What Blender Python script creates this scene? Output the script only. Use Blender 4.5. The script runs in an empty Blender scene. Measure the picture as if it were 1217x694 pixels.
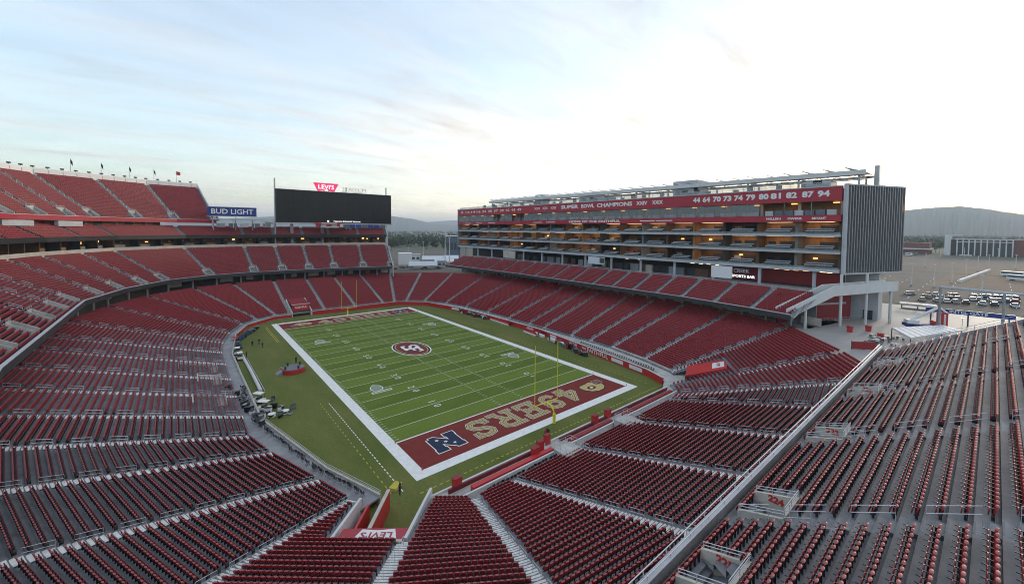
import bpy, bmesh, math, random
import numpy as np
from mathutils import Matrix, Vector
random.seed(7); np.random.seed(7)
SC = bpy.context.scene
COL = SC.collection
rad = math.radians
# ------------------------------------------------------------------ camera (solved from the field's own markings)
CAM = np.array([-50.0868, -105.412, 34.0096]); YAW, PITCH, ROLL, FPX = .691, -.04, .0073, 475.2835
PX0, PY0, IW, IH = 608.5, 292.2576, 1217.0, 694.0
FW = np.array([math.sin(YAW)*math.cos(PITCH), math.cos(YAW)*math.cos(PITCH), math.sin(PITCH)])
_R = np.array([math.cos(YAW), -math.sin(YAW), 0]); _U = np.cross(_R, FW)
RT = _R*math.cos(ROLL)+_U*math.sin(ROLL); UP = -_R*math.sin(ROLL)+_U*math.cos(ROLL)
cam = bpy.data.cameras.new('camera'); camo = bpy.data.objects.new('camera', cam); COL.objects.link(camo)
cam.sensor_width = 36; cam.lens = FPX/IW*36; cam.shift_y = -(IH/2-PY0)/IW
cam.clip_start = .1; cam.clip_end = 40000
camo.matrix_world = Matrix(((RT[0], UP[0], -FW[0], CAM[0]), (RT[1], UP[1], -FW[1], CAM[1]), (RT[2], UP[2], -FW[2], CAM[2]), (0, 0, 0, 1)))
SC.camera = camo
def ray(u, v): return FW+RT*(u-PX0)/FPX-UP*(v-PY0)/FPX
def pz(u, v, z): d = ray(u, v); return CAM+d*(z-CAM[2])/d[2]
def pxx(u, v, x): d = ray(u, v); return CAM+d*(x-CAM[0])/d[0]
def pyy(u, v, y): d = ray(u, v); return CAM+d*(y-CAM[1])/d[1]
# ------------------------------------------------------------------ sky, sun, exposure
SUN_EL, SUN_AZ = rad(4.0), rad(93)          # azimuth clockwise from +Y
W = bpy.data.worlds.new('World'); SC.world = W; W.use_nodes = True
nt = W.node_tree; nt.nodes.clear()
def N(t, **k):
    n = nt.nodes.new(t)
    for a, b in k.items(): setattr(n, a, b)
    return n
def lk(a, b): nt.links.new(a, b)
wo = N('ShaderNodeOutputWorld'); bg = N('ShaderNodeBackground'); lk(bg.outputs[0], wo.inputs[0])
sky = N('ShaderNodeTexSky', sky_type='NISHITA', sun_disc=False, sun_elevation=SUN_EL, sun_rotation=SUN_AZ, altitude=10, air_density=1.0, dust_density=1.2, ozone_density=2.0)
bg.inputs['Strength'].default_value = .15
tc = N('ShaderNodeTexCoord'); sep = N('ShaderNodeSeparateXYZ'); lk(tc.outputs['Generated'], sep.inputs[0])
def M_(op, a, b=None, c=None, clamp=False):
    n = N('ShaderNodeMath', operation=op, use_clamp=clamp)
    for i, x in enumerate((a, b, c)):
        if x is None: continue
        if isinstance(x, (int, float)): n.inputs[i].default_value = x
        else: lk(x, n.inputs[i])
    return n.outputs[0]
zc = M_('MAXIMUM', sep.outputs[2], 0.0); den = M_('ADD', zc, .10)
cx = M_('DIVIDE', sep.outputs[0], den); cy = M_('DIVIDE', sep.outputs[1], den)
comb = N('ShaderNodeCombineXYZ'); lk(cx, comb.inputs[0]); lk(cy, comb.inputs[1])
mp = N('ShaderNodeMapping'); mp.inputs['Rotation'].default_value = (0, 0, rad(38)); mp.inputs['Scale'].default_value = (.55, 1.5, 1); lk(comb.outputs[0], mp.inputs[0])
n1 = N('ShaderNodeTexNoise'); n1.inputs['Scale'].default_value = .75; n1.inputs['Detail'].default_value = 9; n1.inputs['Roughness'].default_value = .58; n1.inputs['Distortion'].default_value = .3; lk(mp.outputs[0], n1.inputs[0])
mp2 = N('ShaderNodeMapping'); mp2.inputs['Rotation'].default_value = (0, 0, rad(52)); mp2.inputs['Scale'].default_value = (.9, 2.5, 1); lk(comb.outputs[0], mp2.inputs[0])
n2 = N('ShaderNodeTexNoise'); n2.inputs['Scale'].default_value = 1.6; n2.inputs['Detail'].default_value = 8; n2.inputs['Roughness'].default_value = .62; n2.inputs['Distortion'].default_value = .35; lk(mp2.outputs[0], n2.inputs[0])
sund = (math.sin(SUN_AZ)*math.cos(SUN_EL), math.cos(SUN_AZ)*math.cos(SUN_EL), math.sin(SUN_EL))
dp = N('ShaderNodeVectorMath', operation='DOT_PRODUCT'); lk(tc.outputs['Generated'], dp.inputs[0]); dp.inputs[1].default_value = sund
s01 = M_('MULTIPLY_ADD', dp.outputs['Value'], .5, .5, True)
lowh = M_('SUBTRACT', 1.0, zc, clamp=True)
cov = M_('ADD', M_('MULTIPLY', n1.outputs['Fac'], 1.25), M_('MULTIPLY', n2.outputs['Fac'], .55))
cov = M_('ADD', cov, M_('MULTIPLY', s01, .26)); cov = M_('ADD', cov, M_('MULTIPLY_ADD', M_('POWER', lowh, 3.0), .14, .16))
mr = N('ShaderNodeMapRange', interpolation_type='SMOOTHERSTEP'); mr.inputs[1].default_value = 1.02; mr.inputs[2].default_value = 1.62; mr.inputs[3].default_value = .38; mr.inputs[4].default_value = .97; lk(cov, mr.inputs[0])
# thin high cloud: brighter and warmer towards the sun, grey where it is thick
thick = N('ShaderNodeMapRange'); thick.inputs[1].default_value = .42; thick.inputs[2].default_value = .70; thick.inputs[3].default_value = 1.06; thick.inputs[4].default_value = .76; lk(n2.outputs['Fac'], thick.inputs[0])
CLB = 4.2
clr = N('ShaderNodeMix', data_type='RGBA'); lk(M_('MULTIPLY', M_('POWER', s01, 3.5), M_('POWER', lowh, 8.0)), clr.inputs['Factor'])
clr.inputs[6].default_value = (.925*CLB, .905*CLB, .875*CLB, 1); clr.inputs[7].default_value = (4.6*CLB, 3.7*CLB, 2.4*CLB, 1)
clt = N('ShaderNodeVectorMath', operation='SCALE'); lk(clr.outputs[2], clt.inputs[0]); lk(thick.outputs[0], clt.inputs['Scale'])
skg = N('ShaderNodeMix', data_type='RGBA', blend_type='MULTIPLY'); skg.inputs['Factor'].default_value = 1.0; lk(sky.outputs[0], skg.inputs[6]); skg.inputs[7].default_value = (2.9, 2.95, 3.05, 1)
mx = N('ShaderNodeMix', data_type='RGBA'); lk(mr.outputs[0], mx.inputs['Factor']); lk(skg.outputs[2], mx.inputs[6]); lk(clt.outputs[0], mx.inputs[7]); lk(mx.outputs[2], bg.inputs['Color'])
sl = bpy.data.lights.new('sun', 'SUN'); sl.energy = .9; sl.angle = rad(11); sl.color = (1, .86, .68)
so = bpy.data.objects.new('sun', sl); COL.objects.link(so)
so.rotation_euler = Vector((-sund[0], -sund[1], -math.sin(rad(9)))).to_track_quat('-Z', 'Y').to_euler()
so.location = (200, -90, 120)
SC.view_settings.view_transform = 'Standard'; SC.view_settings.look = 'None'; SC.view_settings.exposure = 0.88; SC.view_settings.gamma = 1.0
SC.view_settings.use_curve_mapping = False
SC.cycles.max_bounces = 5; SC.cycles.diffuse_bounces = 3; SC.cycles.glossy_bounces = 2; SC.cycles.transparent_max_bounces = 6; SC.cycles.volume_bounces = 0
SC.cycles.use_denoising = True; SC.cycles.use_adaptive_sampling = True; SC.cycles.adaptive_threshold = .008; SC.cycles.pixel_filter_type = 'BLACKMAN_HARRIS'; SC.cycles.filter_width = 1.0; SC.cycles.caustics_reflective = False; SC.cycles.caustics_refractive = False
# ------------------------------------------------------------------ materials
MATS = {}
def mat(name, col, rough=.6, var=0.0, vscale=1.0, bump=0.0, bscale=20., metal=0.0, emit=None, estr=0.0, col2=None, spec=.5, detail=5, stretch=None, stain=0.0):
    if name in MATS: return MATS[name]
    m = bpy.data.materials.new(name); m.use_nodes = True; t = m.node_tree; b = t.nodes['Principled BSDF']
    b.inputs['Base Color'].default_value = (*col, 1); b.inputs['Roughness'].default_value = rough; b.inputs['Metallic'].default_value = metal
    b.inputs['Specular IOR Level'].default_value = spec
    tcn = t.nodes.new('ShaderNodeTexCoord'); src = tcn.outputs['Object'] if False else None
    geo = t.nodes.new('ShaderNodeNewGeometry'); src = geo.outputs['Position']
    if stretch:
        mpn = t.nodes.new('ShaderNodeMapping'); mpn.inputs['Scale'].default_value = stretch; t.links.new(src, mpn.inputs[0]); src = mpn.outputs[0]
    if var > 0 or col2:
        n = t.nodes.new('ShaderNodeTexNoise'); n.inputs['Scale'].default_value = vscale; n.inputs['Detail'].default_value = detail; n.inputs['Roughness'].default_value = .65; t.links.new(src, n.inputs[0])
        r = t.nodes.new('ShaderNodeMapRange'); r.inputs[1].default_value = .3; r.inputs[2].default_value = .7; t.links.new(n.outputs['Fac'], r.inputs[0])
        mxn = t.nodes.new('ShaderNodeMix'); mxn.data_type = 'RGBA'; t.links.new(r.outputs[0], mxn.inputs['Factor'])
        c2 = col2 or tuple(c*(1+var) for c in col); c1 = col if col2 else tuple(c*(1-var) for c in col)
        mxn.inputs[6].default_value = (*c1, 1); mxn.inputs[7].default_value = (*c2, 1); t.links.new(mxn.outputs[2], b.inputs['Base Color'])
    if stain and b.inputs['Base Color'].links:
        ns = t.nodes.new('ShaderNodeTexNoise'); ns.inputs['Scale'].default_value = .35; ns.inputs['Detail'].default_value = 10; ns.inputs['Roughness'].default_value = .75; t.links.new(geo.outputs['Position'], ns.inputs[0])
        rs_ = t.nodes.new('ShaderNodeMapRange'); rs_.inputs[1].default_value = .35; rs_.inputs[2].default_value = .68; rs_.inputs[3].default_value = 1-stain; rs_.inputs[4].default_value = 1+stain*.5; t.links.new(ns.outputs['Fac'], rs_.inputs[0])
        mm = t.nodes.new('ShaderNodeMix'); mm.data_type = 'RGBA'; mm.blend_type = 'MULTIPLY'; mm.inputs['Factor'].default_value = 1; t.links.new(b.inputs['Base Color'].links[0].from_socket, mm.inputs[6]); t.links.new(rs_.outputs[0], mm.inputs[7]); t.links.new(mm.outputs[2], b.inputs['Base Color'])
    if bump > 0:
        n = t.nodes.new('ShaderNodeTexNoise'); n.inputs['Scale'].default_value = bscale; n.inputs['Detail'].default_value = 4; t.links.new(src, n.inputs[0])
        bp = t.nodes.new('ShaderNodeBump'); bp.inputs['Strength'].default_value = bump; bp.inputs['Distance'].default_value = .05; t.links.new(n.outputs['Fac'], bp.inputs['Height']); t.links.new(bp.outputs[0], b.inputs['Normal'])
    if emit: b.inputs['Emission Color'].default_value = (*emit, 1); b.inputs['Emission Strength'].default_value = estr
    MATS[name] = m; return m
mat('tread', (.19, .20, .222), .75, .18, .9, .15, 6, col2=(.25, .258, .272), stain=.36)
mat('tread_pale', (.50, .49, .46), .8, .14, 1.5, stain=.3)
mat('step', (.80, .79, .76), .8, .16, 2.0, stain=.2)
mat('step_dark', (.16, .17, .18), .8, .1, 2.0)
mat('cream', (.55, .51, .44), .8, .08, .8, stain=.2)
mat('white_wall', (.62, .62, .61), .7, .07, .5)
mat('white', (.75, .75, .74), .5, .05, 2)
mat('grey', (.30, .305, .315), .7, .1, 1, stain=.3)
mat('lightgrey', (.46, .475, .50), .55, .06, .6, stain=.15)
mat('midgrey', (.17, .175, .185), .6, .1, 1)
mat('dark', (.03, .032, .035), .6, .2, 1)
mat('fascia', (.035, .04, .042), .5, .2, .4)
mat('black', (.012, .012, .013), .4)
mat('screen', (.008, .009, .010), .35, spec=.35)
mat('steel', (.50, .51, .53), .35, metal=.6)
mat('galv', (.62, .64, .66), .4, metal=.3)
mat('seat_red', (.345, .012, .018), .45, .30, 1.9, spec=.5, stain=.15)
mat('seat_pan_shaded', (.20, .008, .013), .5, .25, 1.9)  # darker copy of the seat red: shade on the folded pans put into the colour
mat('seat_highlight', (.35, .075, .075), .5, .2, 1.9)  # paler pink for the top lip: sky highlight put into the colour
b_ = MATS['seat_red'].node_tree.nodes['Principled BSDF']; b_.inputs['Coat Weight'].default_value = .12; b_.inputs['Coat Roughness'].default_value = .35
mat('seat_frame', (.025, .025, .028), .5)
mat('red_wall', (.26, .013, .020), .55, .12, .3)
mat('red_sign', (.36, .018, .035), .5, .06, .3)
mat('red_bright', (.50, .025, .028), .5, .08, .8)
mat('red_dark', (.16, .012, .016), .6, .1, .4)
mat('yellow', (.72, .66, .03), .4)
mat('gold', (.52, .41, .16), .7, .1, 2)
mat('paint', (.80, .80, .77), .85, .10, 1.2)
mat('paint_thin', (.58, .62, .48), .9, .1, 1)
mat('paint_yellow', (.48, .42, .05), .85, .1, 1)
mat('paint_grey', (.26, .31, .24), .9, .1, 1)
mat('navy', (.012, .022, .06), .85, .1, 2)
mat('ink', (.012, .010, .010), .85)
mat('endzone', (.19, .020, .014), .9, .14, .7, .2, 30)
mat('blue_sign', (.012, .04, .22), .5)
mat('pink_sign', (.65, .03, .12), .5, emit=(.9, .05, .18), estr=.35)
mat('wood', (.30, .15, .055), .6, .35, .8)
mat('wood_dark', (.11, .055, .025), .6, .3, .8)
mat('lamp_warm', (.9, .7, .4), .5, emit=(1, .50, .14), estr=1.3)
mat('lamp_room', (.9, .7, .4), .5, emit=(1, .68, .38), estr=1.2)
mat('lamp_white', (.9, .85, .75), .5, emit=(1, .8, .5), estr=2.2)
mat('sign_lit', (.85, .85, .85), .5, emit=(1, 1, 1), estr=.5)
mat('panel_blue', (.10, .13, .17), .25, .1, .5)
mat('fin', (.27, .275, .29), .4, .1, .4, metal=.3)
mat('fin_light', (.40, .41, .43), .4, metal=.3)
mat('asphalt', (.075, .073, .072), .9, .2, .02, .1, 3, col2=(.13, .105, .082), stain=.25)
mat('plaza', (.27, .27, .28), .6, .15, .15, col2=(.36, .35, .33))
mat('kerb', (.35, .35, .34), .8, .1, .3)
mat('dirt', (.16, .115, .08), .95, .2, .05)
mat('grass_rough', (.07, .085, .03), .95, .3, .08)
mat('terrain', (.10, .10, .075), .95, .35, .004, col2=(.06, .075, .045))
mat('hill', (.055, .07, .05), .95, .3, .0012)
mat('trunk', (.07, .05, .035), .9, .2, 3)
mat('leaf', (.035, .055, .022), .8, .45, .35)
mat('leaf2', (.06, .075, .03), .8, .45, .35)
mat('skin', (.35, .2, .14), .6)
mat('cloth_dark', (.02, .022, .03), .8)
mat('cloth_red', (.28, .02, .025), .8)
mat('cloth_blue', (.03, .08, .22), .8)
mat('tyre', (.015, .015, .016), .8)
mat('tarp', (.45, .44, .41), .8, .15, 1)
mat('canvas', (.62, .66, .70), .6, .05, .3)
mat('glass', (.06, .07, .075), .08, spec=.8)
mat('roof_red', (.20, .07, .05), .8, .1, .2)
mat('brick', (.18, .075, .06), .9, .15, .3)
for i, c in enumerate([(.60, .60, .60), (.03, .03, .035), (.20, .21, .22), (.25, .02, .02), (.03, .06, .16), (.35, .34, .31)]): mat('car%d' % i, c, .3, spec=.6)
# club-level glazing: see-through with reflections
g = bpy.data.materials.new('pane'); g.use_nodes = True; t = g.node_tree; b = t.nodes['Principled BSDF']; b.inputs['Base Color'].default_value = (.35, .42, .42, 1); b.inputs['Roughness'].default_value = .05
tr = t.nodes.new('ShaderNodeBsdfTransparent'); ms = t.nodes.new('ShaderNodeMixShader'); ms.inputs[0].default_value = .35; t.links.new(tr.outputs[0], ms.inputs[1]); t.links.new(b.outputs[0], ms.inputs[2]); t.links.new(ms.outputs[0], t.nodes['Material Output'].inputs[0]); MATS['pane'] = g
# turf: mown in bands between the yard lines, worn and yellower on the apron
def turf(name, c1, c2, bands):
    m = bpy.data.materials.new(name); m.use_nodes = True; t = m.node_tree; b = t.nodes['Principled BSDF']; b.inputs['Roughness'].default_value = .95; b.inputs['Specular IOR Level'].default_value = .2
    geo = t.nodes.new('ShaderNodeNewGeometry'); sp = t.nodes.new('ShaderNodeSeparateXYZ'); t.links.new(geo.outputs['Position'], sp.inputs[0])
    n = t.nodes.new('ShaderNodeTexNoise'); n.inputs['Scale'].default_value = .11 if not bands else .25; n.inputs['Detail'].default_value = 8; n.inputs['Roughness'].default_value = .7
    mpn = t.nodes.new('ShaderNodeMapping'); mpn.inputs['Scale'].default_value = (1.0, .35, 1) if not bands else (.5, 1, 1); t.links.new(geo.outputs['Position'], mpn.inputs[0]); t.links.new(mpn.outputs[0], n.inputs[0])
    r = t.nodes.new('ShaderNodeMapRange'); r.inputs[1].default_value = .3; r.inputs[2].default_value = .7; t.links.new(n.outputs['Fac'], r.inputs[0])
    f = t.nodes.new('ShaderNodeMix'); f.data_type = 'RGBA'; f.inputs[6].default_value = (*c1, 1); f.inputs[7].default_value = (*c2, 1)
    if bands:
        w = t.nodes.new('ShaderNodeMath'); w.operation = 'MULTIPLY'; w.inputs[1].default_value = math.pi/4.572; t.links.new(sp.outputs[1], w.inputs[0])
        s = t.nodes.new('ShaderNodeMath'); s.operation = 'SINE'; t.links.new(w.outputs[0], s.inputs[0])
        q = t.nodes.new('ShaderNodeMath'); q.operation = 'GREATER_THAN'; q.inputs[1].default_value = 0; t.links.new(s.outputs[0], q.inputs[0])
        ad = t.nodes.new('ShaderNodeMath'); ad.operation = 'MULTIPLY_ADD'; ad.inputs[1].default_value = .55; t.links.new(q.outputs[0], ad.inputs[0])
        sc_ = t.nodes.new('ShaderNodeMath'); sc_.operation = 'MULTIPLY'; sc_.inputs[1].default_value = .75; t.links.new(r.outputs[0], sc_.inputs[0]); t.links.new(sc_.outputs[0], ad.inputs[2]); t.links.new(ad.outputs[0], f.inputs['Factor'])
    else: t.links.new(r.outputs[0], f.inputs['Factor'])
    n3 = t.nodes.new('ShaderNodeTexNoise'); n3.inputs['Scale'].default_value = 2.6; n3.inputs['Detail'].default_value = 6; t.links.new(geo.outputs['Position'], n3.inputs[0])
    f2 = t.nodes.new('ShaderNodeMix'); f2.data_type = 'RGBA'; f2.blend_type = 'MULTIPLY'; f2.inputs['Factor'].default_value = .5
    r3 = t.nodes.new('ShaderNodeMapRange'); r3.inputs[1].default_value = .25; r3.inputs[2].default_value = .75; r3.inputs[3].default_value = .7; r3.inputs[4].default_value = 1.3; t.links.new(n3.outputs['Fac'], r3.inputs[0])
    t.links.new(f.outputs[2], f2.inputs[6]); t.links.new(r3.outputs[0], f2.inputs[7]); t.links.new(f2.outputs[2], b.inputs['Base Color'])
    bp = t.nodes.new('ShaderNodeBump'); bp.inputs['Strength'].default_value = .25; n4 = t.nodes.new('ShaderNodeTexNoise'); n4.inputs['Scale'].default_value = 14; t.links.new(geo.outputs['Position'], n4.inputs[0]); t.links.new(n4.outputs['Fac'], bp.inputs['Height']); t.links.new(bp.outputs[0], b.inputs['Normal'])
    MATS[name] = m
turf('turf', (.090, .135, .018), (.150, .205, .034), True)
turf('apron', (.080, .118, .020), (.180, .180, .055), False)
# ------------------------------------------------------------------ mesh helpers
def v2(a): return np.array(a[:2], float)
class MB:
    def __init__(s): s.v = []; s.f = []; s.m = []
    def quad(s, a, b, c, d, mi=0):
        i = len(s.v); s.v += [tuple(a), tuple(b), tuple(c), tuple(d)]; s.f.append((i, i+1, i+2, i+3)); s.m.append(mi)
    def poly(s, pts, mi=0):
        i = len(s.v); s.v += [tuple(p) for p in pts]; s.f.append(tuple(range(i, i+len(pts)))); s.m.append(mi)
    def hexa(s, p, mi=0):        # 8 points: bottom ring of four, top ring of four
        i = len(s.v); s.v += [tuple(q) for q in p]
        for f in ((3, 2, 1, 0), (4, 5, 6, 7), (0, 1, 5, 4), (1, 2, 6, 5), (2, 3, 7, 6), (3, 0, 4, 7)): s.f.append(tuple(i+k for k in f)); s.m.append(mi)
    def box(s, c, size, rz=0, mi=0):
        cx, cy, cz = c; a, b, h = size[0]/2, size[1]/2, size[2]/2; co, si = math.cos(rz), math.sin(rz)
        P = [(cx+x*co-y*si, cy+x*si+y*co) for x, y in ((-a, -b), (a, -b), (a, b), (-a, b))]
        s.hexa([(x, y, cz-h) for x, y in P]+[(x, y, cz+h) for x, y in P], mi)
    def b2(s, x0, x1, y0, y1, z0, z1, mi=0): s.box(((x0+x1)/2, (y0+y1)/2, (z0+z1)/2), (x1-x0, y1-y0, z1-z0), 0, mi)
    def wall(s, a, b, th, z0, z1, mi=0, z0b=None, z1b=None):  # upright slab from a to b
        a = v2(a); b = v2(b); d = b-a; n = np.array([-d[1], d[0]])/max(np.linalg.norm(d), 1e-6)*th/2
        z0b = z0 if z0b is None else z0b; z1b = z1 if z1b is None else z1b
        s.hexa([(*(a+n), z0), (*(a-n), z0), (*(b-n), z0b), (*(b+n), z0b), (*(a+n), z1), (*(a-n), z1), (*(b-n), z1b), (*(b+n), z1b)], mi)
    def tube(s, pts, r, n=6, mi=0, cap=True):
        pts = [np.array(p, float) for p in pts]; i0 = len(s.v)
        rs = r if isinstance(r, (list, tuple)) else [r]*len(pts)
        for k, p in enumerate(pts):
            d = pts[min(k+1, len(pts)-1)]-pts[max(k-1, 0)]; d /= max(np.linalg.norm(d), 1e-9)
            a = np.cross(d, (0, 0, 1)) if abs(d[2]) < .9 else np.cross(d, (1, 0, 0)); a /= np.linalg.norm(a); b_ = np.cross(d, a)
            for j in range(n):
                th = 2*math.pi*j/n; s.v.append(tuple(p+rs[k]*(a*math.cos(th)+b_*math.sin(th))))
        for k in range(len(pts)-1):
            for j in range(n):
                s.f.append((i0+k*n+j, i0+k*n+(j+1) % n, i0+(k+1)*n+(j+1) % n, i0+(k+1)*n+j)); s.m.append(mi)
        if cap: s.f.append(tuple(i0+j for j in range(n))); s.m.append(mi); s.f.append(tuple(i0+(len(pts)-1)*n+j for j in range(n))); s.m.append(mi)
    def cyl(s, c, r, h, n=12, mi=0, r2=None): s.tube([(c[0], c[1], c[2]), (c[0], c[1], c[2]+h)], [r, r if r2 is None else r2], n, mi)
    def loft(s, path, prof, closed=True, caps=True, mi=0):    # profile of (outward offset, z) swept along a plan polyline
        rings = [offs(path, o) for o, z in prof]; i0 = len(s.v); m = len(prof); L = len(path)
        for k in range(L):
            for j in range(m): s.v.append((rings[j][k][0], rings[j][k][1], prof[j][1]))
        for k in range(L-1):
            for j in range(m if closed else m-1):
                j2 = (j+1) % m; s.f.append((i0+k*m+j, i0+(k+1)*m+j, i0+(k+1)*m+j2, i0+k*m+j2)); s.m.append(mi)
        if caps and closed: s.f.append(tuple(i0+j for j in range(m))); s.m.append(mi); s.f.append(tuple(i0+(L-1)*m+j for j in reversed(range(m)))); s.m.append(mi)
    def mesh(s, name, mats):
        me = bpy.data.meshes.new(name); me.from_pydata(s.v, [], s.f)
        for x in (mats if isinstance(mats, (list, tuple)) else [mats]): me.materials.append(MATS[x])
        if isinstance(mats, (list, tuple)) and len(mats) > 1: me.polygons.foreach_set('material_index', s.m)
        bm = bmesh.new(); bm.from_mesh(me); bmesh.ops.recalc_face_normals(bm, faces=bm.faces); bm.to_mesh(me); bm.free()
        return me
    def build(s, name, mats, parent=None): return put(name, s.mesh(name, mats), parent)
def put(name, me, parent=None, loc=None, rz=0):
    o = bpy.data.objects.new(name, me); COL.objects.link(o)
    if parent: o.parent = parent
    if loc is not None: o.location = tuple(loc); o.rotation_euler = (0, 0, rz)
    return o
def tag(o, label=None, cat=None, group=None, kind=None):
    if label: o['label'] = label
    if cat: o['category'] = cat
    if group: o['group'] = group
    if kind: o['kind'] = kind
    return o
def thing(name, label, cat, group=None, loc=(0, 0, 0), rz=0):
    o = bpy.data.objects.new(name, None); COL.objects.link(o); o.location = tuple(loc); o.rotation_euler = (0, 0, rz); o.empty_display_size = .3
    return tag(o, label, cat, group)
def dup(root, loc, rz=0, label=None, group=None):
    r = root.copy(); COL.objects.link(r); r.location = tuple(loc); r.rotation_euler = (0, 0, rz)
    if label: r['label'] = label
    if group: r['group'] = group
    for ch in root.children:
        c = ch.copy(); COL.objects.link(c); c.parent = r
        for g_ in ch.children: d = g_.copy(); COL.objects.link(d); d.parent = c
    return r
def offs(P, d):
    P = [v2(p) for p in P]; out = []
    nrm = []
    for a, b in zip(P[:-1], P[1:]): e = b-a; e /= np.linalg.norm(e); nrm.append(np.array([-e[1], e[0]]))
    for i, p in enumerate(P):
        if i == 0: n = nrm[0]; k = 1
        elif i == len(P)-1: n = nrm[-1]; k = 1
        else:
            n = nrm[i-1]+nrm[i]; n /= np.linalg.norm(n); k = 1/max(.5, n@nrm[i])
        out.append(p+n*d*k)
    return out
def plen(P): return np.concatenate([[0], np.cumsum([np.linalg.norm(b-a) for a, b in zip(P[:-1], P[1:])])])
def text_mesh(name, s, size, mats, mw, parent=None, extrude=.02, off=0.0, align='CENTER', sx=1.0):
    c = bpy.data.curves.new(name, 'FONT'); c.body = s; c.size = size; c.extrude = extrude; c.offset = off; c.align_x = align; c.align_y = 'CENTER'; c.resolution_u = 2
    o = bpy.data.objects.new(name, c); COL.objects.link(o)
    dg = bpy.context.evaluated_depsgraph_get(); me = bpy.data.meshes.new_from_object(o.evaluated_get(dg)); bpy.data.objects.remove(o)
    me.materials.clear(); me.materials.append(MATS[mats])
    me.transform(mw @ Matrix.Diagonal((sx, 1, 1, 1))); me.name = name
    return put(name, me, parent)
def frame(o, xd, yd):
    x = Vector(xd).normalized(); y = Vector(yd); y = (y-x*y.dot(x)).normalized(); z = x.cross(y)
    return Matrix(((x.x, y.x, z.x, o[0]), (x.y, y.y, z.y, o[1]), (x.z, y.z, z.z, o[2]), (0, 0, 0, 1)))
def stroke(mb, pts, w, z, mw=None, closed=False, mi=0, ends=0.0):
    """flat mitred band along a polyline in a local plane; mw maps (x, y, z) to the scene"""
    P = [np.array(p, float) for p in pts]
    if ends and not closed:
        a = P[0]-P[1]; P[0] = P[0]+a/np.linalg.norm(a)*ends; a = P[-1]-P[-2]; P[-1] = P[-1]+a/np.linalg.norm(a)*ends
    n = len(P); L = []; R_ = []
    ws = w if isinstance(w, (list, tuple)) else [w]*n
    for i in range(n):
        if closed: a, b = P[i]-P[i-1], P[(i+1) % n]-P[i]
        else: a = P[i]-P[i-1] if i else P[1]-P[0]; b = P[i+1]-P[i] if i < n-1 else P[i]-P[i-1]
        a = a/np.linalg.norm(a); b = b/np.linalg.norm(b); t_ = a+b
        t_ = t_/np.linalg.norm(t_) if np.linalg.norm(t_) > 1e-6 else a
        nn = np.array([-t_[1], t_[0]]); k = 1/max(.45, abs(nn@np.array([-a[1], a[0]])))
        L.append(P[i]+nn*ws[i]/2*k); R_.append(P[i]-nn*ws[i]/2*k)
    f = (lambda p: tuple(mw @ Vector((p[0], p[1], z)))) if mw is not None else (lambda p: (p[0], p[1], z))
    for i in range(n if closed else n-1):
        j = (i+1) % n; mb.quad(f(R_[i]), f(R_[j]), f(L[j]), f(L[i]), mi)
# ------------------------------------------------------------------ ground and field
GZ = 8.0                     # level of the land around the sunken field
hole = [(68, -62), (68, 66), (46, 92), (-46, 92), (-68, 66), (-68, -62), (-46, -92), (46, -92)]
mb = MB(); BIG = 14000; ho = [(x*1.0, y*1.0, GZ) for x, y in hole]
outer = [(BIG, -BIG*.4), (BIG, BIG*.4), (BIG*.4, BIG), (-BIG*.4, BIG), (-BIG, BIG*.4), (-BIG, -BIG*.4), (-BIG*.4, -BIG), (BIG*.4, -BIG)]
for i in range(8):
    j = (i+1) % 8; mb.quad(ho[i], ho[j], (*outer[j], GZ), (*outer[i], GZ))
tag(mb.build('ground', 'terrain'), 'dry open land stretching away around the stadium', kind='structure')
mb = MB(); mb.quad((110, -420, GZ+.02), (560, -420, GZ+.02), (560, 330, GZ+.02), (110, 330, GZ+.02))
tag(mb.build('parking_lot', 'asphalt'), 'wide asphalt parking lot beyond the plaza', kind='structure')
mb = MB(); mb.quad((232, -420, GZ+.03), (430, -420, GZ+.03), (430, -92, GZ+.03), (232, -84, GZ+.03))
tag(mb.build('dirt_lot', 'dirt'), 'brown bare dirt lot between the parking rows', kind='structure')
mb = MB(); mb.quad((138, -300, GZ+.04), (156, -300, GZ+.04), (156, 60, GZ+.04), (138, 60, GZ+.04))
tag(mb.build('verge', 'grass_rough'), 'strip of rough grass between plaza and parking lot', kind='structure')
mb = MB(); mb.quad((330, -300, GZ+.05), (338, -300, GZ+.05), (338, 100, GZ+.05), (330, 100, GZ+.05))
tag(mb.build('verge', 'grass_rough'), 'narrow dark hedge-like strip across the far parking lot', kind='structure')
mb = MB(); mb.quad((60, 105, GZ+.06), (200, 105, GZ+.06), (200, 330, GZ+.06), (40, 330, GZ+.06))
tag(mb.build('service_road', 'asphalt'), 'asphalt service yard outside the open far corner', kind='structure')
mb = MB(); mb.poly([(x*1.06, y*1.06, -.012) for x, y in hole])
tag(mb.build('sideline_apron', 'apron'), 'worn olive turf apron around the marked field', kind='structure')
field = MB(); field.quad((-24.38, -54.86, 0), (24.38, -54.86, 0), (24.38, 54.86, 0), (-24.38, 54.86, 0))
field = tag(field.build('football_field', 'turf'), 'green striped football field with white yard lines', kind='structure')
def sheet(name, x0, x1, y0, y1, z, m):
    q = MB(); q.quad((x0, y0, z), (x1, y0, z), (x1, y1, z), (x0, y1, z)); return q.build(name, m, field)
X0, X1, Y0, Y1 = -24.38, 24.38, -54.86, 54.86
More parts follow.
